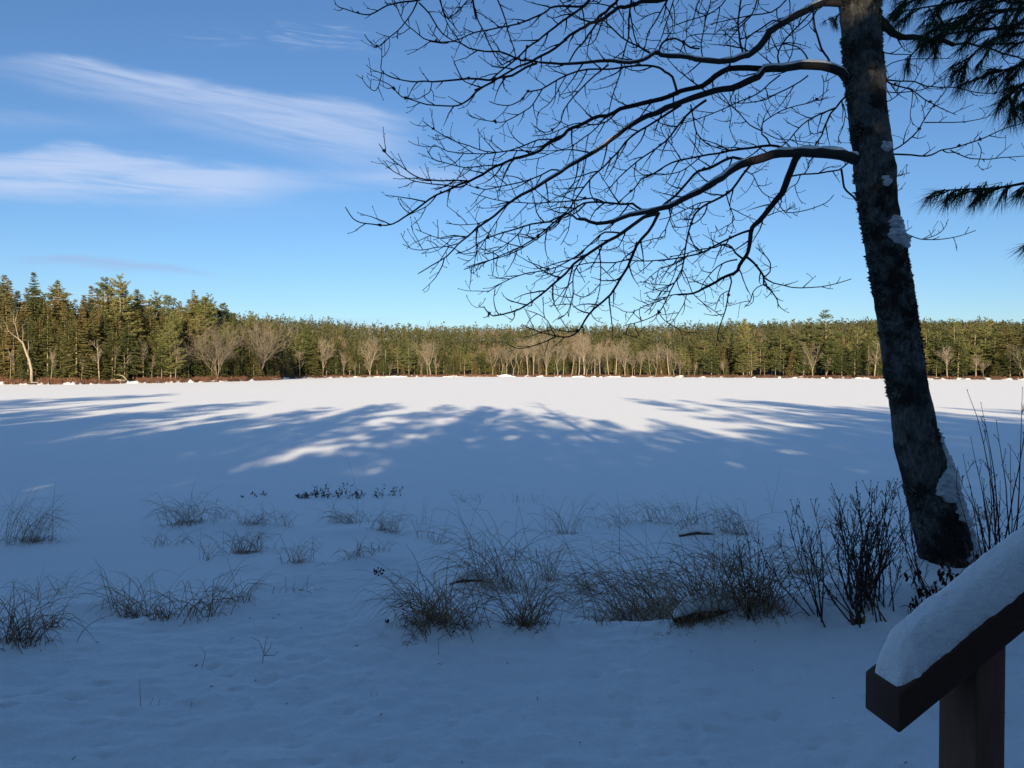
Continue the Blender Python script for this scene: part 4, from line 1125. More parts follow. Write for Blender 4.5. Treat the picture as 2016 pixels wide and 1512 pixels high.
limb('limb', [
    ([(1482, 318), (1460, 345), (1440, 372), (1420, 388), (1390, 402), (1372, 415), (1364, 430), (1355, 455), (1350, 480), (1346, 505), (1343, 528), (1320, 572), (1310, 595), (1297, 616), (1275, 628), (1249, 636), (1232, 640)], 6, 1.8, -.7, *S2),
    ([(1430, 382), (1434, 400), (1440, 418), (1446, 432), (1432, 445), (1428, 460), (1415, 466)], 3, 1.6, .2, *S3),
    ([(1400, 395), (1375, 400), (1350, 412), (1325, 425), (1300, 432)], 3, 1.6, -.2, *S3),
    ([(1465, 335), (1482, 345), (1490, 362), (1500, 378), (1515, 388), (1530, 392)], 2.6, 1.6, .2, *S3),
    ([(1343, 528), (1338, 545), (1322, 560), (1300, 575), (1285, 600), (1270, 615)], 2.6, 1.5, .3, *S3),
    ([(1343, 530), (1352, 548), (1362, 575), (1376, 590), (1395, 605), (1420, 622)], 2.4, 1.5, .1, .12, (.05, .18)),
    ([(1300, 620), (1310, 632), (1330, 645), (1350, 655), (1370, 655)], 2.2, 1.5, .1, .12, (.05, .15)),
    ([(1249, 636), (1252, 650), (1258, 660), (1245, 663), (1228, 657)], 2.4, 1.5, 0, .10, (.04, .10)),
    ([(1346, 505), (1325, 520), (1300, 530), (1280, 545), (1265, 560)], 2.4, 1.5, .2, *S3),
], maple)
limb('limb', [
    ([(1566, 298), (1540, 290), (1516, 286), (1479, 292), (1439, 298), (1410, 302), (1379, 308), (1340, 314), (1310, 327), (1280, 346), (1262, 355), (1250, 370), (1233, 385), (1215, 400), (1195, 405)], 7, 2, .6, *S2),
    ([(1516, 284), (1509, 272), (1500, 264), (1500, 256), (1503, 242), (1522, 228), (1545, 216), (1570, 208), (1598, 202), (1617, 190), (1630, 178)], 4, 1.8, .3, *S3),
    ([(1500, 258), (1475, 246), (1455, 224), (1440, 204), (1437, 190)], 3, 2, -.2, .14, (.06, .2)),
    ([(1503, 260), (1530, 274), (1560, 276), (1590, 280), (1620, 283)], 2.4, 1.5, .2, .12, (.06, .2)),
    ([(1471, 318), (1442, 312), (1425, 317), (1400, 330), (1385, 334), (1368, 345), (1340, 375), (1318, 394), (1302, 408)], 7, 5, .1, .2, (.1, .3)),
    ([(1379, 308), (1352, 330), (1330, 340), (1300, 345), (1280, 342), (1260, 352)], 3, 1.6, .3, *S3),
    ([(1340, 314), (1325, 290), (1310, 272), (1300, 250)], 2.6, 1.6, .2, *S3),
], maple)
# middle limb
limb('limb', [
    ([(1700, 164), (1672, 160), (1653, 143), (1617, 134), (1578, 132), (1538, 133), (1504, 137), (1490, 148), (1469, 161), (1439, 173), (1410, 181), (1379, 190), (1330, 208), (1300, 218), (1262, 238), (1230, 257), (1188, 284), (1155, 305), (1120, 325), (1105, 336), (1077, 353), (1050, 370), (1025, 384), (1000, 402), (973, 424), (945, 445), (920, 465), (903, 479), (880, 503), (850, 522), (826, 537)], 22, 2, -.8, .24, (.15, .5)),
    ([(1389, 196), (1370, 212), (1350, 230), (1320, 266), (1300, 286), (1270, 308), (1240, 330), (1210, 360), (1195, 378)], 6, 2, .5, *S2),
    ([(1340, 206), (1310, 226), (1290, 240), (1250, 262), (1230, 280), (1214, 304), (1192, 325), (1170, 345), (1150, 370), (1129, 399), (1110, 422), (1085, 448), (1060, 468), (1025, 490), (990, 505), (955, 515), (920, 525)], 5.5, 2, .6, *S2),
    ([(1155, 308), (1148, 335), (1135, 365), (1128, 390), (1122, 425), (1118, 455), (1105, 480)], 3, 1.6, .2, *S2),
    ([(1105, 336), (1085, 334), (1065, 344), (1042, 354), (1015, 361), (980, 368), (955, 373), (924, 366), (905, 356)], 4, 1.8, .3, *S2),
    ([(920, 465), (895, 466), (870, 470), (840, 460), (820, 452)], 2.4, 1.5, .1, *S3),
    ([(903, 479), (880, 485), (855, 488), (830, 492), (810, 490), (795, 482)], 2.6, 1.5, -.1, *S3),
    ([(960, 432), (940, 440), (905, 443), (880, 440)], 2.4, 1.5, .1, *S3),
    ([(1000, 402), (985, 425), (965, 455), (950, 480), (935, 505), (915, 520)], 2.6, 1.5, .2, *S3),
], maple, snow=True)
limb('limb', [
    ([(1504, 134), (1470, 136), (1435, 137), (1411, 149), (1379, 168), (1350, 175), (1333, 187), (1300, 198), (1269, 206), (1240, 212), (1218, 216), (1192, 225), (1168, 234), (1140, 247), (1119, 258), (1099, 273), (1075, 288), (1051, 300), (1025, 308), (1000, 317), (973, 326), (950, 343), (927, 357), (903, 365), (880, 376), (858, 385), (835, 401), (809, 420), (785, 436), (761, 443), (735, 441), (712, 439), (695, 430), (681, 410)], 13, 2, -.6, .16, (.15, .5)),
    ([(927, 357), (895, 356), (868, 356), (848, 355), (827, 351), (808, 341), (792, 330), (770, 312), (757, 298), (747, 285)], 4, 1.8, -.2, .11, (.08, .28)),
    ([(920, 362), (900, 370), (880, 364), (850, 362), (820, 358), (800, 350), (775, 338), (757, 318)], 3.4, 1.8, .3, .11, (.08, .26)),
    ([(858, 385), (845, 402), (830, 412), (800, 425), (770, 442)], 2.6, 1.6, .1, .12, (.06, .2)),
    ([(1099, 274), (1060, 276), (1020, 290), (985, 300), (955, 298), (925, 288), (895, 278), (865, 262), (845, 248), (835, 240)], 3.6, 1.8, .5, *S2),
    ([(1051, 300), (1020, 296), (985, 300), (950, 302), (915, 302), (880, 298), (855, 285), (845, 298)], 3.2, 1.8, -.3, *S2),
    ([(980, 325), (950, 326), (915, 330), (880, 322), (855, 314), (843, 300)], 3, 1.6, .2, *S2),
    ([(1218, 216), (1195, 240), (1165, 245), (1140, 242), (1115, 250), (1080, 265), (1050, 268)], 4, 1.8, .4, *S2),
    ([(1192, 228), (1175, 252), (1150, 270), (1120, 290), (1090, 300), (1060, 312), (1030, 316)], 3.2, 1.6, .2, *S2),
    ([(1333, 187), (1323, 153), (1310, 142), (1297, 133), (1271, 128), (1238, 131), (1208, 137), (1158, 137), (1119, 147), (1087, 163), (1065, 175), (1039, 181), (1029, 194), (1014, 204), (1000, 208), (980, 206), (965, 200)], 6, 2, .5, .14, (.1, .4)),
    ([(1067, 175), (1047, 208), (1034, 218), (1020, 226), (1000, 236), (986, 241), (965, 239), (940, 234), (925, 226), (921, 218)], 2.8, 1.6, -.1, .13, (.06, .18)),
    ([(1198, 128), (1180, 142), (1158, 161), (1129, 190), (1111, 215), (1105, 240), (1087, 257), (1070, 260), (1055, 250)], 4, 1.6, .2, .15, (.08, .25)),
    ([(1115, 148), (1102, 172), (1090, 192), (1076, 208), (1060, 222), (1057, 242)], 2.6, 1.5, .2, .13, (.06, .2)),
], maple)
# upper limb
limb('limb', [
    ([(1690, 4), (1651, 6), (1617, 9), (1598, 12), (1582, 22), (1548, 42), (1518, 65), (1494, 91), (1475, 107), (1460, 115), (1429, 119), (1399, 117), (1370, 113), (1340, 109), (1300, 106), (1286, 105), (1272, 115), (1255, 122), (1230, 123), (1200, 121), (1160, 124), (1120, 125), (1090, 123), (1059, 122)], 19, 5, -.7, .2, (.15, .5)),
    ([(1059, 122), (1040, 118), (1025, 118), (1000, 108), (980, 102), (955, 101), (924, 95), (910, 88), (896, 82), (868, 83), (850, 80), (834, 76), (815, 60), (795, 42), (785, 22), (781, 10)], 5, 1.8, -.4, .12, (.1, .35)),
    ([(1059, 122), (1035, 132), (1007, 148), (985, 154), (960, 157), (920, 156), (885, 158), (851, 161), (830, 161), (809, 160), (785, 156), (764, 149), (754, 142), (750, 132), (752, 112), (752, 92)], 6, 1.8, .2, .12, (.08, .3)),
    ([(973, 160), (955, 170), (938, 180), (922, 196), (903, 208), (880, 209), (851, 208), (830, 203), (809, 196), (790, 190), (775, 174), (765, 166), (752, 160)], 5, 1.8, -.3, .12, (.08, .28)),
    ([(851, 161), (846, 180), (835, 188), (820, 196), (800, 192)], 2.4, 1.5, .1, .12, (.06, .18)),
    ([(752, 142), (748, 160), (740, 178), (730, 176), (716, 160), (714, 150)], 2.4, 1.5, 0, .10, (.04, .12)),
    ([(1295, 103), (1300, 92), (1307, 83), (1318, 77), (1329, 75), (1345, 83), (1360, 95), (1377, 97)], 4.5, 4, .1, .14, (.08, .3)),
    ([(1465, 113), (1462, 100), (1457, 79), (1453, 56), (1456, 30), (1461, -6)], 5, 4, .3, .13, (.1, .4)),
    ([(1469, 108), (1469, 77), (1498, 56), (1518, 43), (1530, 41), (1548, 42)], 4, 3, -.3, .14, (.1, .3)),
    ([(1383, 112), (1380, 92), (1384, 70), (1388, 40), (1398, 10), (1402, -8)], 3.2, 2, .3, .13, (.1, .35)),
    ([(1338, 106), (1348, 80), (1358, 70), (1390, 67), (1420, 67), (1450, 68)], 2.6, 1.6, .2, .13, (.08, .3)),
    ([(1285, 106), (1254, 91), (1224, 73), (1194, 46), (1185, 36)], 4, 3, .2, .15, (.1, .3)),
    ([(1640, 135), (1630, 115), (1617, 95), (1608, 69), (1604, 45), (1602, 22), (1598, 12)], 5, 4, .2, .15, (.08, .3)),
    ([(1595, 130), (1585, 108), (1570, 93), (1550, 86), (1530, 90), (1510, 98)], 4, 2, .2, .13, (.08, .25)),
    ([(1536, 131), (1530, 111), (1538, 89), (1560, 62), (1578, 44), (1598, 24)], 4, 3, -.2, .13, (.08, .3)),
    ([(1545, 132), (1558, 110), (1562, 80), (1556, 50), (1548, 44)], 2.6, 2, .1, .13, (.06, .25)),
    ([(1670, 125), (1660, 130), (1648, 136)], 4, 3, 0, .1, (.05, .15)),
], maple, snow=True)
# branches that come down from limbs above the picture
limb('limb', [
    ([(1420, -60), (1360, -25), (1300, 0), (1287, 4), (1265, 5), (1246, 9), (1232, 13), (1218, 18), (1200, 27), (1182, 37), (1170, 42), (1158, 46), (1146, 54), (1135, 62), (1119, 71), (1112, 80), (1103, 88), (1080, 104), (1055, 117), (1040, 124), (1020, 130), (990, 147), (960, 166), (935, 178)], 11, 4, -.4, .14, (.12, .45)),
    ([(1182, 37), (1172, 52), (1158, 68), (1146, 86), (1132, 104), (1122, 122)], 5, 3.5, .2, .14, (.1, .3)),
    ([(1225, -20), (1212, 3), (1200, 14), (1192, 27), (1178, 36)], 7, 6, 0, .2, (.1, .3)),
    ([(1165, -10), (1150, 12), (1135, 24), (1107, 42), (1079, 62), (1059, 81), (1039, 95), (1010, 122), (985, 142), (965, 158)], 6, 3, -.3, .12, (.12, .4)),
    ([(1170, -14), (1153, 8), (1135, 14), (1103, 14), (1085, 17), (1069, 26), (1039, 40), (1000, 50), (960, 59), (938, 63), (910, 76), (890, 82)], 6, 2.5, .3, .12, (.1, .4)),
    ([(1246, -10), (1242, 10), (1238, 40), (1236, 75), (1226, 119), (1220, 151), (1208, 185), (1200, 218), (1196, 240)], 5, 2, .3, .13, (.1, .35)),
    ([(1240, 20), (1244, 50), (1252, 83), (1268, 98), (1282, 104)], 3.4, 2.5, .1, .14, (.08, .3)),
    ([(1318, -14), (1311, 2), (1287, 48), (1275, 65), (1270, 90), (1262, 118)], 4, 2, .2, .12, (.1, .35)),
    ([(1330, -12), (1320, 20), (1308, 55), (1300, 80), (1290, 100)], 3, 2, -.2, .12, (.1, .35)),
    ([(975, -16), (980, 0), (994, 40), (1000, 60), (1010, 89), (1017, 117)], 3.6, 2.5, .1, .15, (.1, .3)),
    ([(925, -14), (938, 30), (955, 70), (975, 110), (990, 130)], 3.4, 2.2, .2, .14, (.1, .35)),
    ([(930, -8), (938, 40), (930, 8)], 2.6, 2, 0, .2, (.1, .2)),
    ([(862, -12), (868, 10), (878, 42), (895, 66), (900, 78)], 3, 2, .1, .14, (.08, .3)),
    ([(1190, -16), (1180, 6), (1160, -4), (1120, 0), (1080, -6)], 3, 2, .1, .14, (.1, .3)),
    ([(960, -20), (920, 0), (905, 20), (888, 32), (875, 34), (865, 22)], 3, 1.8, -.1, .13, (.06, .2)),
    ([(1090, -16), (1120, 20), (1150, 40), (1190, 48)], 3, 2, .2, .14, (.1, .3)),
    ([(1500, -30), (1490, 0), (1480, 30), (1450, 60), (1425, 90)], 4, 2, .3, .12, (.1, .4)),
    ([(1560, -30), (1548, 0), (1520, 24), (1480, 30), (1440, 38), (1400, 48)], 4, 2, -.4, .13, (.1, .4)),
    ([(1440, -20), (1420, 10), (1390, 30), (1350, 42), (1322, 52)], 3.4, 1.8, .2, .12, (.1, .35)),
    ([(1385, -20), (1372, 10), (1362, 45), (1350, 60)], 3, 1.8, .1, .12, (.1, .3)),
], maple)
limb('limb', [
    ([(900, -40), (860, -14), (823, 0), (795, 4), (764, 11), (745, 22), (729, 29), (712, 28), (698, 24), (680, 18), (668, 14), (660, 8)], 5, 1.8, -.2, .12, (.05, .14)),
    ([(823, 0), (812, 22), (799, 42), (783, 60), (764, 75), (752, 88), (743, 92), (730, 84), (719, 69)], 3.4, 1.8, .2, .12, (.05, .16)),
    ([(823, 4), (845, 28), (862, 55), (880, 72), (892, 80)], 3.4, 2.5, .1, .13, (.06, .2)),
    ([(866, -10), (870, 14), (880, 34), (888, 34), (905, 16), (925, 2)], 2.4, 1.6, .1, .12, (.06, .2)),
    ([(770, -6), (775, 10), (785, 20)], 2.2, 1.6, 0, .12, (.04, .12)),
], maple)
# shoots close to the trunk and on its right side
limb('limb', [
    ([(1690, 188), (1665, 190), (1647, 212), (1635, 224), (1623, 248), (1619, 266), (1608, 282), (1598, 294)], 5, 3, .2, .09, (.08, .28)),
    ([(1645, 213), (1615, 224), (1578, 246), (1554, 274), (1534, 292)], 4, 2.5, -.2, .1, (.08, .28)),
    ([(1660, 205), (1664, 225), (1660, 250), (1650, 270), (1655, 282)], 2.6, 1.6, -.1, .09, (.06, .2)),
    ([(1592, 147), (1575, 160), (1548, 175), (1520, 190), (1498, 198), (1470, 203), (1440, 202)], 3.6, 2, .2, .1, (.08, .3)),
    ([(1536, 147), (1515, 165), (1498, 179), (1475, 192), (1449, 204), (1420, 217), (1399, 226), (1370, 236), (1340, 244)], 3.6, 2, -.2, .1, (.08, .3)),
    ([(1618, 148), (1622, 165), (1620, 190), (1612, 210)], 2.4, 1.5, .1, .09, (.06, .2)),
    ([(1420, 183), (1432, 200), (1440, 225), (1436, 250), (1442, 268)], 2.6, 1.5, .2, .09, (.08, .25)),
    ([(1360, 205), (1365, 232), (1372, 262), (1390, 282), (1408, 290), (1440, 298)], 3.4, 2.5, .1, .1, (.08, .3)),
], maple)
limb('limb', [
    ([(1735, 306), (1762, 305), (1795, 306), (1825, 307), (1842, 300), (1854, 295), (1872, 294), (1904, 284), (1930, 276), (1957, 263), (1985, 250), (2010, 243), (2040, 234)], 4.5, 1.8, -.3, .17, (.06, .22)),
    ([(1872, 295), (1890, 305), (1911, 312), (1935, 314), (1957, 312), (1985, 310), (2016, 307), (2050, 304)], 3, 1.6, .2, .15, (.05, .18)),
    ([(1925, 280), (1932, 295), (1930, 310), (1925, 325), (1935, 335)], 2.2, 1.4, .1, .12, (.04, .12)),
    ([(1735, 300), (1758, 297), (1785, 278), (1808, 255), (1824, 230), (1840, 206), (1856, 188), (1868, 170), (1885, 155), (1900, 145)], 4, 1.6, .2, .15, (.06, .22)),
    ([(1820, 241), (1850, 241), (1875, 241), (1900, 240), (1930, 235), (1955, 225), (1972, 212)], 2.8, 1.5, -.2, .14, (.05, .16)),
    ([(1715, 155), (1739, 156), (1752, 165), (1772, 172), (1797, 178), (1820, 195), (1840, 206), (1858, 215), (1880, 225)], 5, 1.8, -.3, .13, (.06, .24)),
    ([(1739, 157), (1770, 160), (1800, 162), (1826, 169), (1850, 172), (1885, 173), (1915, 181), (1950, 184), (1970, 180), (1985, 170)], 4, 1.5, .3, .14, (.05, .2)),
    ([(1735, 178), (1760, 183), (1790, 181), (1820, 175), (1845, 162), (1870, 150), (1890, 142)], 2.6, 1.5, .1, .13, (.05, .18)),
    ([(1735, 140), (1755, 125), (1785, 117), (1820, 116), (1870, 115)], 2.6, 1.5, -.1, .15, (.05, .16)),
    ([(1735, 103), (1760, 107), (1790, 108), (1800, 104)], 3, 2, 0, .12, (.05, .2)),
    ([(1797, 180), (1795, 205), (1792, 228), (1797, 245)], 2.2, 1.4, .1, .1, (.04, .12)),
    ([(1735, 200), (1752, 198), (1775, 180), (1800, 160), (1815, 130)], 2.6, 1.5, .2, .12, (.05, .2)),
    ([(1745, 450), (1772, 456), (1790, 463), (1811, 471), (1840, 472), (1868, 469), (1895, 463), (1918, 455)], 3, 1.5, -.2, .12, (.05, .16)),
    ([(1820, 471), (1845, 462), (1858, 450), (1864, 440)], 2.2, 1.4, 0, .1, (.03, .08)),
    ([(1735, 352), (1755, 352), (1770, 345), (1790, 340)], 2.4, 1.5, .1, .06, (.04, .12)),
    ([(1740, 385), (1758, 380), (1775, 372)], 2.2, 1.5, 0, .06, (.04, .12)),
], maple)
limb('limb', [
    ([(1715, 36), (1731, 39), (1745, 50), (1755, 64), (1770, 72), (1786, 75), (1812, 77), (1835, 82), (1860, 82), (1880, 90)], 22, 9, -.2, .2, (.08, .25)),
    ([(1835, 80), (1858, 62), (1880, 48), (1905, 30), (1930, 18), (1960, 12)], 8, 3, .2, .16, (.08, .25)),
    ([(1878, 86), (1904, 85), (1925, 90), (1957, 99), (1985, 108), (2016, 118)], 6, 3, .1, .16, (.08, .25)),
    ([(1850, 60), (1880, 56), (1920, 57), (1960, 56), (2016, 57), (2050, 56)], 5, 4, .3, .16, (.08, .22)),
    ([(1920, 30), (1945, 40), (1965, 55), (1985, 75)], 4, 2, .1, .14, (.08, .22)),
], maple)
# the crown goes on above the picture
limb('limb', [
    ([(1688, -50), (1680, -200), (1660, -420), (1630, -640), (1610, -820)], 70, 14, .4, .5, (.4, 1.2)),
    ([(1670, -250), (1560, -330), (1420, -360), (1280, -330), (1180, -280)], 22, 5, -.6, .2, (.2, .7)),
    ([(1675, -180), (1600, -120), (1520, -90), (1430, -65), (1330, -45)], 16, 7, -.3, .2, (.2, .6)),
    ([(1665, -320), (1760, -420), (1860, -470), (1960, -480)], 18, 4, .5, .2, (.2, .7)),
    ([(1640, -560), (1540, -680), (1420, -730), (1300, -720)], 14, 3, .3, .2, (.2, .7)),
    ([(1430, -65), (1330, -70), (1220, -60), (1100, -45), (980, -30), (900, -36)], 8, 4, -.2, .2, (.2, .5)),
], maple)
# ------------------------------------------------------------------ handrail with snow on it
def handrail():
    u = 0.130 / 128.0
    TR = np.array([769, 1630, -647.0]) * u + [0, 0, EYE]
    ax = np.array([.993, .12, .724]); cr = np.array([-.12, .993, 0.0]); up = np.array([0, 0, 1.0])
    L = 1250 * u; W = 128 * u; Hh = 80 * u
    t = thing('handrail', (TR[0], TR[1], 1.1), 'dark brown wooden handrail sloping up to the right with thick snow on top', 'handrail')
    def prism(p0, a, b, c_):
        mb = MB(); v = [p0 + i * a + j * b + k * c_ for k in (0, 1) for j in (0, 1) for i in (0, 1)]
        mb.add(v, [(0, 2, 3, 1), (4, 5, 7, 6), (0, 1, 5, 4), (2, 6, 7, 3), (0, 4, 6, 2), (1, 3, 7, 5)]); return mb
    def bevel(o, w):
        m = o.modifiers.new('edges', 'BEVEL'); m.width = w; m.segments = 2
    r = prism(TR - up * Hh, ax * L, cr * W, up * Hh).build('top_rail', M['rail_wood'], t); bevel(r, .005)
    flat = np.array([.993, .12, 0])
    for tt in (167.6, 1080):
        top = TR + ax * tt * u - up * (Hh - .004)
        p0 = np.array([top[0], top[1], 1.0]) + cr * .003
        o = prism(p0, flat * 64 * u, cr * (W - .006), up * (top[2] - 1.0 + .045)).build('post', M['post_wood'], t); bevel(o, .005)
    # snow
    n1, n2 = 240, 33
    ts = np.concatenate([8 + 60 * np.linspace(0, 1, 60) ** 1.4, np.linspace(69, 1245, n1 - 60)]); us = np.linspace(-1, 1, n2)
    T, Uu = np.meshgrid(ts, us, indexing='ij')
    end = np.clip((T - 8) / 52, 0, 1); prof = (1 - np.abs(Uu) ** 2.6) ** .62
    ramp_ = np.sqrt(np.clip(1 - (1 - end) ** 2, 0, 1))
    hgt = 80 * prof * ramp_ * (1 + .06 * vnoise(T / 60, Uu * .8, 91) + .03 * vnoise(T / 19, Uu * 2.5, 92) + .014 * vnoise(T / 8, Uu * 7, 95)) + 1.1 * vnoise(T / 4.5, Uu * 14, 93) * prof
    half = 57 * (1 + .05 * vnoise(T / 24, Uu * 0 + 2, 94) + .03 * vnoise(T / 9, Uu * 0 + 5, 95)) * (.62 + .38 * np.clip(end * 1.6, 0, 1) ** .5)
    bulge = 1 + .03 * prof
    P_ = TR + (T * u)[..., None] * ax + ((64 + Uu * half * bulge) * u)[..., None] * cr + ((hgt - 1.5) * u)[..., None] * up
    mb = MB(); i = np.arange(len(ts) - 1)[:, None] * n2; j = np.arange(n2 - 1)[None]
    mb.add(P_.reshape(-1, 3), np.stack([i + j, i + n2 + j, i + n2 + j + 1, i + j + 1], -1).reshape(-1, 4))
    s = mb.build('snow_cover', M['rail_snow'], t, smooth=True)
M['rail_snow'] = snow_material('rail_snow', 0.9)
handrail()

# ------------------------------------------------------------------ dry grass tussocks
M['grass'] = tint_material('dry_grass', (0.075, 0.045, 0.026), (0.50, 0.325, 0.19))
M['stem'] = tint_material('shrub_stems', (0.030, 0.020, 0.017), (0.105, 0.066, 0.055))
M['red_stem'] = tint_material('red_stems', (0.028, 0.012, 0.011), (0.085, 0.036, 0.032))
M['dead_leaf'] = tint_material('dead_leaves', (0.022, 0.010, 0.008), (0.085, 0.038, 0.026))
M['dark_leaf'] = tint_material('dark_leaves', (0.016, 0.009, 0.008), (0.075, 0.036, 0.026))
rg = R_(515)
def blade(mb, p, L, az, lean, arch, r=.0021, kink=.55):
    n = 8
    d = np.array([math.cos(az) * lean, math.sin(az) * lean, 1.0]); d /= np.linalg.norm(d)
    pts = [p]; k = int(rg.integers(4, 7)) if rg.random() < kink else -1
    for i in range(n):
        f = (i + 1) / n
        d = d + np.array([math.cos(az), math.sin(az), 0]) * arch * .16 + np.array([0, 0, -arch * .42 * f * f]) + rg.normal(0, .085, 3)
        if i == k: d = d + np.array([math.cos(az), math.sin(az), -1.6]) * rg.uniform(.3, .9)
        d /= np.linalg.norm(d); pts.append(pts[-1] + d * L / n)
    tn = float(np.clip(rg.normal(.5, .28), 0, 1))
    mb.tube(pts, r * np.array([1, 1.05, 1.05, 1, .95, .85, .7, .5, .25]), 3, cap=False, tint=tn)
    if rg.random() < .22 and L > .3:      # a leaf breaking away from the stalk
        q = pts[int(rg.integers(3, 7))]; e = q + np.array([math.cos(az) * rg.uniform(.2, 1), rg.normal(0, .3), rg.uniform(-.9, .3)]) * L * .22
        mb.tube([q, (q + e) / 2 + [0, 0, L * .03], e], [r * .8, r * .6, r * .2], 3, cap=False, tint=tn)
def tussock(px, py, wpx, hpx, n, lean, arch, label, dense=0, group=None):
    p = gpix(px, py); k = p[1] / F; w, h = wpx * k, hpx * k
    t = thing('grass_tussock', p, label, 'grass tussock', group)
    mb = MB(); roots = []
    for i in range(int(n * .78)):
        b = p + np.array([rg.normal(0, w * .23), rg.normal(0, w * .15), 0]); b[2] = float(ground_h(b[0], b[1])) - .03
        roots.append(b); az = math.atan2(rg.normal(0, .5), lean + rg.normal(0, .8)); L = h * rg.uniform(.55, 1.35) * (1 + arch * .35)
        blade(mb, b, L, az, rg.uniform(.05, .45), arch * rg.uniform(.15, 1.3), r=rg.uniform(.0015, .0029))
    for i in range(int(dense * 1.2)):   # matted old blades at the foot
        b = p + np.array([rg.normal(0, w * .22), rg.normal(0, w * .13), 0]); b[2] = float(ground_h(b[0], b[1])) - .02
        blade(mb, b, h * rg.uniform(.15, .5), math.atan2(rg.normal(0, .6), lean * .6 + rg.normal(0, .7)), rg.uniform(.3, 1.0), rg.uniform(.6, 1.8), r=rg.uniform(.002, .0032))
    roots.sort(key=lambda q: q[0]); mb.tube(np.array(roots) - [0, 0, .004], .005, 3, tint=.2)   # crown of roots under the snow
    mb.build('blades', M['grass'], t)
    return t
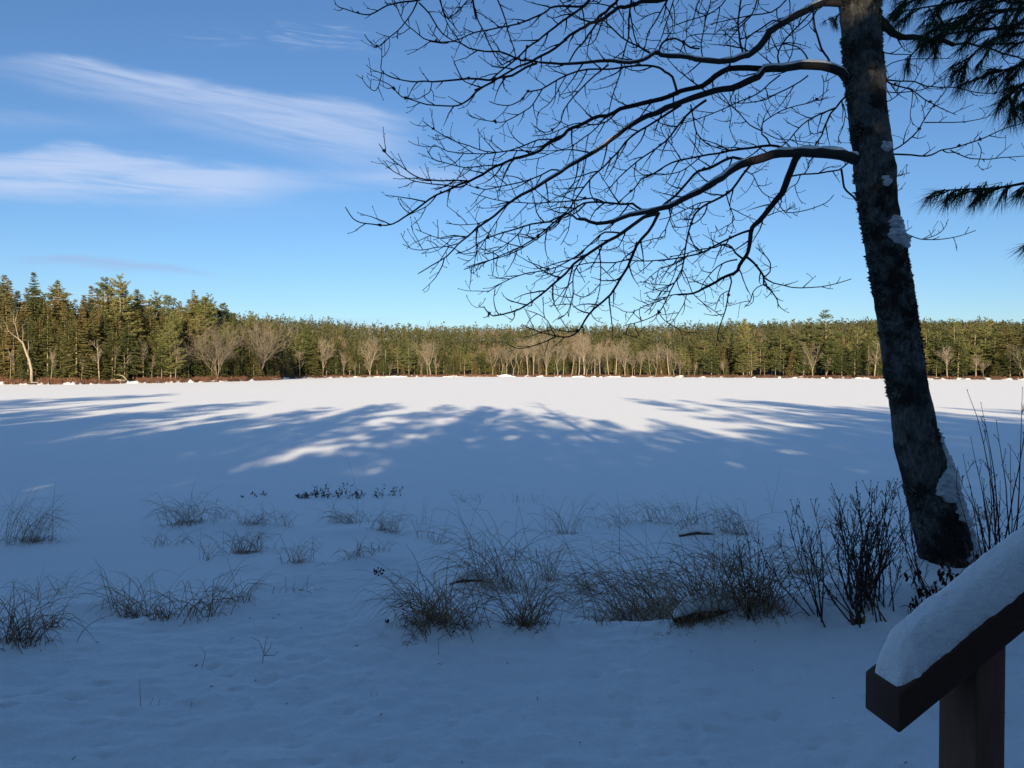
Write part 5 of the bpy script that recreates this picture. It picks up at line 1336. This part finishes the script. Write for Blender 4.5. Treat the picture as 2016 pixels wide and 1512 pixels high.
TUS = [
    (55, 1066, 120, 80, 110, .7, .8, 60, 'dense tussock of dry grass leaning right by the left edge, alone on the open snow'),
    (372, 1030, 105, 60, 110, -.4, 1.3, 60, 'tall arching tussock on the snow hump in the left middle distance'),
    (500, 1032, 66, 34, 60, .3, 1.4, 40, 'low round tussock drooping over a snow hump right of the tall arching tussock'),
    (482, 1088, 80, 48, 110, .4, .7, 70, 'small brown tuft of dense grass below the low round tussock'),
    (335, 1074, 95, 36, 34, .2, 1.2, 0, 'thin scattering of bent grass below the tall arching tussock'),
    (405, 1104, 36, 46, 16, .2, 1.0, 0, 'few bent stalks of grass left of the small brown tuft'),
    (582, 1108, 60, 56, 40, .4, .6, 20, 'thin upright tuft of grass right of the small brown tuft'),
    (440, 1022, 40, 36, 18, -.2, 1.0, 0, 'wispy stalks between the two tussocks on the snow hump'),
    (562, 1036, 34, 36, 22, .1, .8, 8, 'tiny dark tuft standing left of the dark leafy shrub patch'),
    (35, 1268, 120, 110, 110, .3, .9, 60, 'big loose tussock in the lower left corner of the photo'),
    (70, 1180, 40, 70, 14, .3, 1.2, 0, 'few tall bent stalks above the loose corner tussock'),
    (122, 1168, 30, 45, 14, .4, 1.0, 0, 'small bent stalks right of the tall stalks near the left edge'),
    (100, 1236, 50, 50, 30, .5, 1.4, 10, 'small drooping tuft beside the snow hump near the left edge'),
    (262, 1214, 110, 90, 85, -.3, 1.3, 40, 'wide drooping tussock at the snow lip left of the reddish tuft'),
    (318, 1222, 50, 42, 60, .1, .6, 40, 'short reddish brown tuft at the foot of the snow lip'),
    (392, 1212, 130, 90, 60, .4, 1.2, 10, 'loose tall grass leaning right, right of the reddish tuft'),
    (478, 1186, 60, 60, 26, .2, 1.3, 0, 'bent stalks at the right end of the grass along the left snow lip'),
    (585, 1166, 90, 28, 22, .5, .5, 0, 'row of short stubs along the snow slope in the left centre'),
    (690, 1030, 76, 40, 70, -.7, 1.6, 30, 'tussock arching left over a snow hump below the dark leafy patch'),
    (762, 1046, 80, 42, 75, .6, 1.0, 40, 'tussock leaning right on the same hump as the left arching one'),
    (690, 1096, 88, 34, 40, -.2, 1.2, 8, 'low sparse tuft under the twin tussocks in the centre left'),
    (745, 1086, 50, 30, 22, .2, .9, 0, 'few short blades right of the low sparse tuft'),
    (836, 1062, 60, 70, 16, .1, .2, 0, 'three or four thin upright stalks right of the twin tussocks'),
    (860, 1070, 40, 34, 22, .6, .7, 0, 'short blades beside the thin upright stalks'),
    (915, 988, 60, 26, 24, .1, .9, 0, 'low wisps of grass on the ice edge left of the row of stubble'),
    (1032, 990, 84, 30, 22, .15, .1, 0, 'row of thin upright stubble at the ice edge in the centre'),
    (1112, 1050, 76, 66, 46, -.3, .8, 14, 'upright tuft at the ice edge right of the centre stubble'),
    (868, 1232, 150, 110, 190, -.2, 1.2, 120, 'dense dark tussock at the snow lip left of centre'),
    (985, 1160, 170, 125, 150, -.35, 1.5, 40, 'tall weeping tussock behind the dense dark tussock near the centre'),
    (1038, 1232, 95, 100, 110, .15, .9, 50, 'upright tawny tussock at the snow lip right of the dense dark tussock'),
    (1080, 1142, 44, 90, 44, .1, .25, 10, 'slender upright stalks right of the tall weeping tussock'),
    (1160, 1162, 100, 60, 46, -.8, 1.4, 10, 'small tuft arching left between the slender stalks and the widest tussock'),
    (1280, 1218, 210, 135, 260, -.75, 1.5, 120, 'widest tussock, weeping left like a fountain right of centre'),
    (1400, 1212, 160, 130, 230, -.3, 1.2, 130, 'brown dense tussock behind the log, right of the fountain like one'),
    (1498, 1200, 120, 120, 170, -.2, 1.1, 90, 'brown tussock between the log and the slender bare shrub'),
    (1225, 1032, 90, 42, 46, -.8, 1.3, 12, 'tussock leaning left at the ice edge, leftmost of the right hand row'),
    (1300, 1030, 76, 52, 50, -.6, 1.0, 16, 'tussock with crossed stalks at the ice edge, second of the right hand row'),
    (1368, 1046, 80, 56, 70, -.5, 1.0, 60, 'tussock over a dark hollow at the ice edge, third of the right hand row'),
    (1455, 1052, 100, 66, 90, -.6, .9, 30, 'tussock leaning left at the ice edge, last of the right hand row'),
    (1430, 1120, 120, 70, 70, -.4, 1.2, 20, 'tangled grass between the ice edge row and the brown tussocks'),
    (1600, 1128, 130, 80, 90, -.3, 1.2, 40, 'dry grass tangled between the two bare shrubs left of the big trunk'),
    (1640, 1040, 70, 40, 40, -.4, 1.1, 14, 'grass at the ice edge behind the bushy bare shrub'),
    (1930, 1022, 70, 36, 60, .3, 1.2, 30, 'low tawny tussock seen behind the red stems right of the trunk'),
    (1520, 1010, 30, 75, 5, -.4, .15, 0, 'two thin leaning stalks standing on the ice edge left of the bare shrubs'),
    (1190, 1228, 60, 40, 14, .2, 1.4, 0, 'few broken blades on the snow lip below the small arching tuft'),
    (830, 1258, 80, 22, 16, -.5, 1.8, 0, 'flattened blades on the snow in front of the dense dark tussock'),
    (1300, 1250, 90, 20, 12, .3, 1.6, 0, 'fallen blades on the snow in front of the widest tussock'),
]
for a in TUS: tussock(*a[:7], a[8], a[7])

# ------------------------------------------------------------------ bare shrubs
def shoots(mb, P3, r, every, lmin, lmax, up=.25, tip=.0014):
    seg = np.linalg.norm(np.diff(P3, axis=0), axis=1); cum = np.concatenate([[0], np.cumsum(seg)]); L = cum[-1]; s = L * .3
    while s < L:
        i = max(0, min(len(P3) - 2, int(np.searchsorted(cum, s)) - 1)); t = P3[i + 1] - P3[i]; t /= np.linalg.norm(t)
        v = rg.normal(0, 1, 3) * [1, .8, .3]; v -= t * t.dot(v); v /= np.linalg.norm(v) + 1e-9
        d = t * .75 + v * rg.uniform(.4, .8) + [0, 0, up]; ln = rg.uniform(lmin, lmax) * (1.1 - .5 * s / L)
        pts, dd = wiggle(rg, P3[i], d, ln, 4, .10, .06)
        mb.tube(pts, np.linspace(max(r * .45, .002), tip, 5), 3, cap=False, tint=rg.random()); bud(mb, pts[-1], dd)
        for w in range(int(rg.integers(0, 4))):
            q = pts[int(rg.integers(1, 4))]; p2, d2 = wiggle(rg, q, dd + rg.normal(0, .6, 3) + [0, 0, .3], ln * rg.uniform(.2, .45), 3, .1, .08)
            mb.tube(p2, [.0019, .0017, .0015, .0013], 3, cap=False, tint=rg.random()); bud(mb, p2[-1], d2)
        s += every * rg.uniform(.5, 1.5)
def shrub(name, px, py, stems, m, label, cat='shrub', every=.07, lr=(.06, .24), r0=.0055, spread=10, ydep=None):
    """stems: (tip px, tip row, bow px)"""
    p = gpix(px, py) if ydep is None else np.array([*at(px, py, ydep)[:2], 0.0])
    p[2] = float(ground_h(p[0], p[1]))
    t = thing(name, p, label, cat)
    mb = MB()
    for (tx, ty, bow) in stems:
        b = p + np.array([rg.normal(0, spread) * p[1] / F, rg.normal(0, .10), 0]); b[2] = float(ground_h(b[0], b[1])) - .04
        tipp = at(tx, ty, p[1] + rg.normal(0, .22)); n = 9; f = np.linspace(0, 1, n)[:, None]
        pts = b + (tipp - b) * f + np.array([1, 0, 0]) * np.sin(f * PI) * bow * p[1] / F + np.stack([vnoise(f[:, 0] * 6, f[:, 0] * 0 + tx, 96), vnoise(f[:, 0] * 6, f[:, 0] * 0 + tx + 4, 97), f[:, 0] * 0], 1) * .018 * f
        mb.tube(pts, np.linspace(r0 * rg.uniform(.8, 1.2), .0016, n), 5, cap=False, tint=rg.random()); bud(mb, pts[-1], np.array([0, 0, 1.0]))
        if every: shoots(mb, pts, r0, every, *lr)
    mb.build('stems', m, t); return t
def fan(cx, y, w, h, n, bow=0): return [(cx + rg.uniform(-w, w), y + rg.uniform(0, h), rg.normal(bow, 8)) for _ in range(n)]
shrub('bare_shrub', 1705, 1188, fan(1700, 940, 62, 110, 26, -6) + fan(1760, 960, 40, 130, 9), M['stem'], 'bushy bare shrub of dark upright stems just left of the big trunk', r0=.0062, spread=20)
shrub('bare_shrub', 1612, 1212, [(1560, 985, -4), (1578, 1000, 6), (1592, 1040, 0), (1548, 1010, -6), (1602, 985, 10), (1530, 1060, -10), (1500, 1085, -10)], M['stem'], 'slender bare shrub with few stems left of the bushy one', r0=.006, spread=7)
shrub('bare_shrub', 1690, 1222, [(1602, 1095, -12), (1612, 1060, -10), (1588, 1075, -16), (1640, 1050, -6), (1655, 1090, 0)], M['stem'], 'low bare shrub with stems arching left from a dark stub in the snow', r0=.0065, spread=5, every=.09)
shrub('bare_shrub', 1750, 1205, [(1700, 1085, 0), (1730, 1060, 4), (1745, 1075, 2), (1690, 1110, -4), (1775, 1080, 2)], M['stem'], 'small bare shrub in front of the trunk foot', r0=.005, spread=9, every=.08)
shrub('bare_shrub', 1800, 1150, [(1785, 985, -8), (1770, 965, -10), (1795, 1005, -4), (1778, 1030, -8), (1762, 1000, -6)], M['stem'], 'thin bare shrub hugging the left side of the big trunk', r0=.0045, spread=6)
shrub('bare_shrub', 1480, 1212, [(1440, 1075, -6), (1455, 1060, 0), (1420, 1095, -8), (1495, 1050, 6), (1475, 1070, 2), (1510, 1090, 4)], M['stem'], 'wiry bare shrub rising out of the brown tussocks', r0=.004, spread=12)
# red stems right of the trunk
shrub('red_stemmed_shrub', 1975, 1150, [(1911, 770, 18), (1937, 795, 6), (1936, 850, 14), (2010, 765, 6), (2030, 790, 4), (1905, 862, 16), (1960, 830, 8), (2040, 870, -6), (2060, 930, 0), (1934, 942, 8), (1990, 880, 0), (1965, 950, 2), (1950, 920, 4), (2025, 940, -4)], M['red_stem'], 'tall bare shrub of straight reddish stems at the right edge beyond the handrail', every=.28, lr=(.08, .25), r0=.0070, spread=14, ydep=6.4)
shrub('red_stemmed_shrub', 1950, 1150, [(1898, 897, 8), (1885, 922, 6), (1879, 930, 4), (1905, 960, 6), (1920, 985, 0), (1933, 945, 2)], M['red_stem'], 'lower reddish stems leaning left between the trunk and the tall red stemmed shrub', every=.22, lr=(.06, .2), r0=.0055, spread=10, ydep=6.2)

# ------------------------------------------------------------------ leaves
def leaf(mb, p, d, L, W):
    d = np.asarray(d, float); d /= np.linalg.norm(d); s = np.cross(d, rg.normal(size=3)); s /= np.linalg.norm(s); n = np.cross(s, d)
    v = [p, p + d * L * .35 + s * W + n * W * .5, p + d * L * .75 + s * W * .7 + n * W * .45, p + d * L, p + d * L * .75 - s * W * .7 + n * W * .45, p + d * L * .35 - s * W + n * W * .5, p + d * L * .5]
    mb.add(v, None, [(0, 1, 6), (1, 2, 6), (2, 3, 6), (3, 4, 6), (4, 5, 6), (5, 0, 6)], tint=rg.random())
def leafy(px, py, sprigs, label, hang=True, size=.05):
    p = gpix(px, py); t = thing('leafy_shrub', p, label, 'shrub'); st, lf = MB(), MB()
    for (tx, ty, n) in sprigs:
        e = at(tx, ty, p[1] + rg.normal(0, .15)); b = p + [rg.normal(0, .06), rg.normal(0, .06), -.03]
        f = np.linspace(0, 1, 6)[:, None]; pts = b + (e - b) * f + np.array([0, 0, 1]) * np.sin(f * PI) * .05
        st.tube(pts, np.linspace(.004, .0018, 6), 4, cap=False, tint=rg.random())
        for k in range(n):
            q = pts[-1] + rg.normal(0, .028, 3) if k else pts[-1]
            st.tube([pts[-1], q], [.0016, .0012], 3, cap=False)
            leaf(lf, q, [rg.normal(0, .3), rg.normal(0, .3), -1], size * rg.uniform(.8, 1.3), size * rg.uniform(.22, .34))
    st.build('stems', M['stem'], t); lf.build('leaves', M['dead_leaf'], t)
leafy(1835, 1190, [(1790, 1135, 5), (1805, 1128, 4), (1792, 1158, 5), (1808, 1160, 6), (1822, 1155, 4), (1830, 1165, 5), (1788, 1200, 4), (1803, 1178, 4), (1840, 1150, 3)], 'small shrub with curled brown leaves hanging in front of the trunk foot')
leafy(1880, 1165, [(1850, 1120, 4), (1862, 1112, 5), (1880, 1096, 4), (1872, 1128, 5), (1900, 1108, 4), (1918, 1100, 3), (1890, 1132, 4), (1858, 1140, 4)], 'small shrub with curled brown leaves at the snowy right foot of the trunk')
leafy(1800, 1215, [(1770, 1196, 2), (1788, 1197, 2), (1812, 1192, 3), (1820, 1200, 2)], 'lowest brown leaved sprigs on the snow left of the handrail', size=.042)
def leatherleaf(px0, px1, py, n, hpx, label):
    pc = gpix((px0 + px1) / 2, py); t = thing('low_leafy_shrub', pc, label, 'shrub'); st, lf = MB(), MB()
    run = np.array([gpix(q, py) - [0, 0, .03] for q in np.linspace(px0, px1, 8)]); st.tube(run, .006, 4, tint=.3)   # the creeping root under the snow
    for i in range(n):
        px = rg.uniform(px0, px1); p = gpix(px, py + rg.uniform(-5, 5)); k = p[1] / F
        h = hpx * k * rg.uniform(.4, 1.2) * (.6 + .6 * (vnoise(px / 22.0, 2.5, 98) + .5))
        pts, d = wiggle(rg, p - [0, 0, .02], rg.normal(0, .35, 3) + [0, 0, 1], max(h, .04), 4, .15, 0)
        st.tube(pts, [.004, .0035, .003, .0026, .002], 3, cap=False)
        for q in range(int(rg.integers(4, 9))): leaf(lf, pts[int(rg.integers(1, 5))] + rg.normal(0, .012, 3), rg.normal(0, .8, 3) + [0, 0, .5], rg.uniform(.035, .06), rg.uniform(.010, .017))
    st.build('stems', M['stem'], t); lf.build('leaves', M['dark_leaf'], t)
leatherleaf(585, 722, 978, 64, 24, 'patch of dark leafy low shrub on the snow at the ice edge, left of centre')
leatherleaf(725, 755, 978, 7, 16, 'few dark leafy sprigs right of the dark leafy patch')
leatherleaf(766, 790, 973, 7, 14, 'small dark sprig farthest right of the dark leafy patch')
leatherleaf(478, 526, 976, 8, 10, 'tiny dark leafy bits on the snow left of the dark leafy patch')

# ------------------------------------------------------------------ single stalks, seed heads, stubs
def stalk(name, px, py, pts_px, label, r=.002, berries=0, cat='stalk', m='grass'):
    p = gpix(px, py); t = thing(name, p, label, cat); mb = MB()
    for pl in pts_px:
        P3 = np.array([at(a, b, p[1] + .02 * i) for i, (a, b) in enumerate(pl)])
        P3[0][2] -= .02
        q = smooth_path(np.column_stack([P3[:, 0] * 400, P3[:, 1] * 400])) if False else P3
        mb.tube(q, np.linspace(r, r * .5, len(q)), 4, cap=False, tint=rg.random())
    mb.build('stem', M[m], t)
    if berries:
        bb = MB(); e = at(*pts_px[0][-1], p[1])
        for k in range(berries):
            c_ = e + rg.normal(0, .018, 3) * [1.6, 1, .7]; bb.tube([e, c_], [.0015, .0012], 3, cap=False)
            th = np.linspace(0, PI, 5); bb.tube(np.array([c_ + [0, 0, z_] for z_ in (-.009, -.005, 0, .005, .009)]), [.001, .005, .006, .005, .001], 6)
        bb.build('seed_head', M['dark_leaf'], t)
stalk('seed_stalk', 796, 1192, [[(796, 1192), (782, 1160), (768, 1142), (755, 1130), (745, 1126)], [(775, 1150), (790, 1135), (785, 1122), (765, 1120), (750, 1126)]], 'arching stalk with a dark seed cluster left of the dense dark tussock', berries=14)
stalk('tall_stalk', 704, 1012, [[(704, 1012), (703, 985), (698, 950), (690, 918), (681, 895), (673, 880)]], 'single tall thin stalk leaning left above the dark leafy patch', r=.0022)
stalk('twig', 514, 1312, [[(514, 1312), (519, 1290), (522, 1268), (526, 1252)], [(520, 1284), (540, 1290), (548, 1282)], [(520, 1280), (510, 1262), (494, 1254)], [(520, 1284), (532, 1276), (536, 1262)]], 'forked twig standing in the near snow left of centre', cat='twig', m='stem')
stalk('twig', 395, 1318, [[(395, 1318), (402, 1298), (404, 1284), (392, 1272)], [(378, 1320), (386, 1310), (392, 1306)]], 'thin hooked twig in the near snow left of the forked twig', cat='twig', m='stem', r=.0015)
stalk('twig', 277, 1394, [[(277, 1394), (276, 1365), (275, 1338)], [(292, 1390), (302, 1372)], [(310, 1390), (315, 1376)]], 'three short upright stubs in the near snow at lower left', cat='twig', m='stem', r=.0015)
stalk('twig', 374, 1392, [[(374, 1392), (377, 1382), (383, 1386)]], 'tiny dark twig end right of the three stubs at lower left', cat='twig', m='stem', r=.0018)
stalk('twig', 863, 1294, [[(863, 1294), (864, 1275), (862, 1255)]], 'single thin stub in the near snow below the dense dark tussock', cat='twig', m='stem', r=.0016)
stalk('twig', 735, 1465, [[(735, 1465), (738, 1459), (742, 1463)]], 'tiny dark twig end in the snow near the bottom edge', cat='twig', m='stem', r=.0018)
stalk('twig', 735, 1372, [[(735, 1372), (730, 1362)], [(741, 1370), (743, 1360)]], 'pair of tiny stubs in the near snow below centre', cat='twig', m='stem', r=.0012)
def dead_leaf():
    p = gpix(763, 1228); t = MB()
    for k in range(3): leaf(t, p + [rg.normal(0, .006), 0, .0], [rg.normal(0, .3), 0, 1], .035, .012)
    tag(t.build('curled_leaf', M['dark_leaf'], origin=p), 'curled dark leaf stuck upright in the snow left of the dense dark tussock', 'leaf')
dead_leaf()
def litter():
    mb = MB()
    for i in range(70):
        x, y = rg.uniform(-3.6, 3.0), rg.uniform(2.8, 6.2)
        z = float(bank_z(np.array([x]), np.array([y]))[0]); a = rg.uniform(0, PI); l = rg.uniform(.008, .035)
        d = np.array([math.cos(a), math.sin(a), rg.normal(0, .2)]) * l
        mb.tube([np.array([x, y, z + .002]) - d / 2, np.array([x, y, z + .004]), np.array([x, y, z + .002]) + d / 2], [.0016, .0022, .001], 4, tint=rg.random())
    tag(mb.build('bark_bits', M['stem']), 'tiny bits of bark and needles scattered over the near snow', 'bark bits', kind='stuff')
litter()
# snow capped log shapes standing in for dark grass hollows, dark stub
def hollow_stand_in(px, py, wpx, hpx, label, ang=.1):
    p = gpix(px, py); k = p[1] / F; w, h = wpx * k / 2, hpx * k
    t = thing('fallen_log', p, label, 'log')
    n = 30; f = np.linspace(-1, 1, n)
    C_ = np.stack([p[0] + f * w, p[1] + .04 + f * ang * w, p[2] + h * .22 - .34 * h * np.abs(f) ** 2.4 + .06 * h * vnoise(f * 3, f * 0 + px, 89)], 1)
    r = h * .30 * (1 - .35 * f ** 2) * (1 + .12 * vnoise(f * 5, f * 0 + px, 90))
    a = MB(); a.tube(C_, r, 12, tint=.45); a.build('wood', M['log_wood'], t, smooth=True)
    th = np.linspace(math.radians(28), math.radians(205), 18); T, A_ = np.meshgrid(f, th, indexing='ij')
    thick = .75 * h * np.clip(np.sin((A_ - th[0]) / (th[-1] - th[0]) * PI), 0, 1) ** .6 * (1 - np.abs(T) ** 5) * (1 + .3 * vnoise(T * 4, A_ * 1.5, 99)) + .004
    R__ = r[:, None] + thick
    P_ = np.stack([C_[:, 0][:, None] + 0 * A_, C_[:, 1][:, None] - np.cos(A_) * R__, C_[:, 2][:, None] + np.sin(A_) * R__], -1)
    m_ = len(th); i = np.arange(n - 1)[:, None] * m_; j = np.arange(m_ - 1)[None]; s = MB()
    s.add(P_.reshape(-1, 3), np.stack([i + j, i + m_ + j, i + m_ + j + 1, i + j + 1], -1).reshape(-1, 4)); s.build('snow_cap', M['snow'], t, smooth=True)
M['log_wood'] = tint_material('log_wood', (0.05, 0.036, 0.022), (0.17, 0.12, 0.075), nscale=12)
hollow_stand_in(1400, 1218, 150, 40, 'snow capped log with a dark hollow beneath it at the snow lip')
hollow_stand_in(1372, 1054, 70, 16, 'low dark log under snow at the ice edge')
hollow_stand_in(925, 1148, 80, 18, 'thin snow covered log among the tussocks near the centre')
def stub():
    p = gpix(1690, 1232); k = p[1] / F; t = thing('dark_stub', p, 'short dark broken stub sticking out of the snow left of the handrail', 'stub'); mb = MB()
    for dx, ty, r in ((0, 1202, .026), (-12, 1208, .018), (9, 1212, .016)):
        mb.tube([p + [dx * k * .4, 0, -.05], at(1690 + dx, (1232 + ty) / 2, p[1]), at(1690 + dx * 1.4, ty, p[1])], [r, r * .9, r * .35], 7, tint=rg.random())
    mb.build('wood', M['log_wood'], t)
stub()

# ------------------------------------------------------------------ white pine at the right, its trunk outside the picture
M['bough_needles'] = tint_material('bough_needles', (0.018, 0.030, 0.016), (0.055, 0.082, 0.038))
def near_pine():
    bx, by = 4.6, 3.9; bz = float(ground_h(bx, by))
    t = thing('white_pine', (bx, by, bz), 'white pine whose long needled boughs hang into the upper right corner', 'tree')
    tr = MB(); zz = np.linspace(-.3, 15, 20); tr.tube(np.stack([bx + .05 * np.sin(zz), by + .05 * np.cos(zz * .8), bz + zz], 1), np.interp(zz, [0, 1, 15], [.30, .23, .04]), 14, tint=.3)
    tr.build('trunk', M['limb_bark'], t, smooth=True)
    def tuft(nm, p, d, L, n=34):
        d = d / np.linalg.norm(d)
        B = p - d * rg.uniform(0, .05, (n, 1)); D = d * .75 + rg.normal(0, .34, (n, 3)) + np.array([0, 0, -.42])
        tri_leaves(nm, B, D, rg.uniform(.75, 1.15, n) * L, rg.uniform(.0011, .0018, n), rg)
    def bough(axis, Y0, Y1, every, slen, w, hang=-.45):
        """axis in photo pixels from the outside in; shoots with needle tufts on both sides"""
        a = smooth_path(axis); n = len(a); Y = np.linspace(Y0, Y1, n)
        P3 = np.array([at(x, y, yy) for (x, y), yy in zip(a, Y)])
        root = np.array([bx, by, P3[0][2] + .35]); P3 = np.vstack([root + (P3[0] - root) * f for f in (0, .35, .7)] + [P3])
        wd, nm = MB(), MB()
        wd.tube(P3, np.linspace(w, .0022, len(P3)), 6, tint=.2)
        seg = np.linalg.norm(np.diff(P3, axis=0), axis=1); cum = np.concatenate([[0], np.cumsum(seg)]); s = cum[3] * .7
        while s < cum[-1]:
            i = max(0, min(len(P3) - 2, int(np.searchsorted(cum, s)) - 1)); tt = P3[i + 1] - P3[i]; tt /= np.linalg.norm(tt)
            d = tt * .7 + rg.normal(0, .5, 3) * [1, .9, .45] + [0, 0, hang * .5]; ln = slen * rg.uniform(.4, 1.2)
            pts, dd = wiggle(rg, P3[i], d, ln, 4, .12, -.03)
            wd.tube(pts, np.linspace(.0045, .0026, 5), 4, cap=False, tint=.2)
            for q in (2, 3, 4): tuft(nm, pts[q], pts[q] - pts[q - 1] + [0, 0, hang * .03], rg.uniform(.085, .125), 32 if q == 4 else 20)
            s += every * .72 * rg.uniform(.5, 1.5)
        tuft(nm, P3[-1], P3[-1] - P3[-2], .095, 40)
        b = wd.build('bough', M['limb_bark'], t, smooth=True); nm.build('needles', M['bough_needles'], b)['kind'] = 'stuff'
    bough([(2080, -50), (2000, -25), (1930, -5), (1860, 8), (1800, 18), (1768, 24)], 3.9, 4.4, .05, .16, .016)
    bough([(2090, 20), (2016, 18), (1950, 24), (1890, 40), (1840, 58), (1800, 78)], 3.8, 4.2, .05, .15, .014)
    bough([(2090, 70), (2010, 66), (1960, 75), (1925, 98), (1905, 122), (1900, 140)], 3.7, 3.9, .07, .13, .012)
    bough([(2100, 90), (2040, 110), (2005, 128), (1975, 138), (1950, 135)], 3.4, 3.5, .045, .14, .012)
    bough([(2110, 130), (2060, 150), (2020, 165), (1990, 180), (1975, 195)], 3.3, 3.4, .05, .14, .011)
    bough([(2090, -20), (2010, -8), (1960, 6), (1910, 22), (1880, 40)], 3.6, 3.9, .05, .15, .012)
    bough([(2060, -60), (1960, -40), (1880, -22), (1810, -8), (1770, 4)], 4.1, 4.5, .05, .16, .014)
    bough([(2110, 40), (2060, 62), (2020, 80), (1990, 92)], 3.2, 3.4, .05, .14, .010)
    bough([(1930, 60), (1870, 66), (1820, 84), (1795, 108), (1786, 122)], 4.0, 4.2, .08, .10, .008)
    bough([(2110, 340), (2050, 352), (2010, 362), (1960, 370), (1910, 372), (1870, 374), (1842, 376)], 3.5, 3.9, .055, .12, .010)
    bough([(2140, 452), (2080, 468), (2045, 476), (2022, 480)], 3.3, 3.4, .05, .05, .008)
    bough([(2090, 190), (2040, 200), (2006, 206)], 3.4, 3.5, .06, .09, .008)
    bough([(1900, -60), (1800, -40), (1720, -10), (1670, 18), (1640, 34), (1622, 42)], 5.2, 7.9, .16, .11, .012)
    # boughs higher up, outside the picture
    for k in range(16):
        z = bz + 5.0 + k * .6; az = rg.uniform(0, 6.28); L = 2.2 - k * .09; wd, nm = MB(), MB()
        p0 = np.array([bx, by, z]); d0 = np.array([math.cos(az), math.sin(az), .12]); pts, dd = wiggle(rg, p0, d0, L, 8, .07, -.01)
        wd.tube(pts, np.linspace(.03, .004, 9), 5, tint=.2)
        for q in range(2, 9):
            for w in range(5):
                p2, d2 = wiggle(rg, pts[q], dd + rg.normal(0, .7, 3), rg.uniform(.15, .4), 3, .12, -.02); wd.tube(p2, [.005, .004, .003, .002], 3, cap=False)
                for c_ in (2, 3): tuft(nm, p2[c_], p2[c_] - p2[c_ - 1], .12, 16)
        b = wd.build('bough', M['limb_bark'], t, smooth=True); nm.build('needles', M['bough_needles'], b)['kind'] = 'stuff'
near_pine()
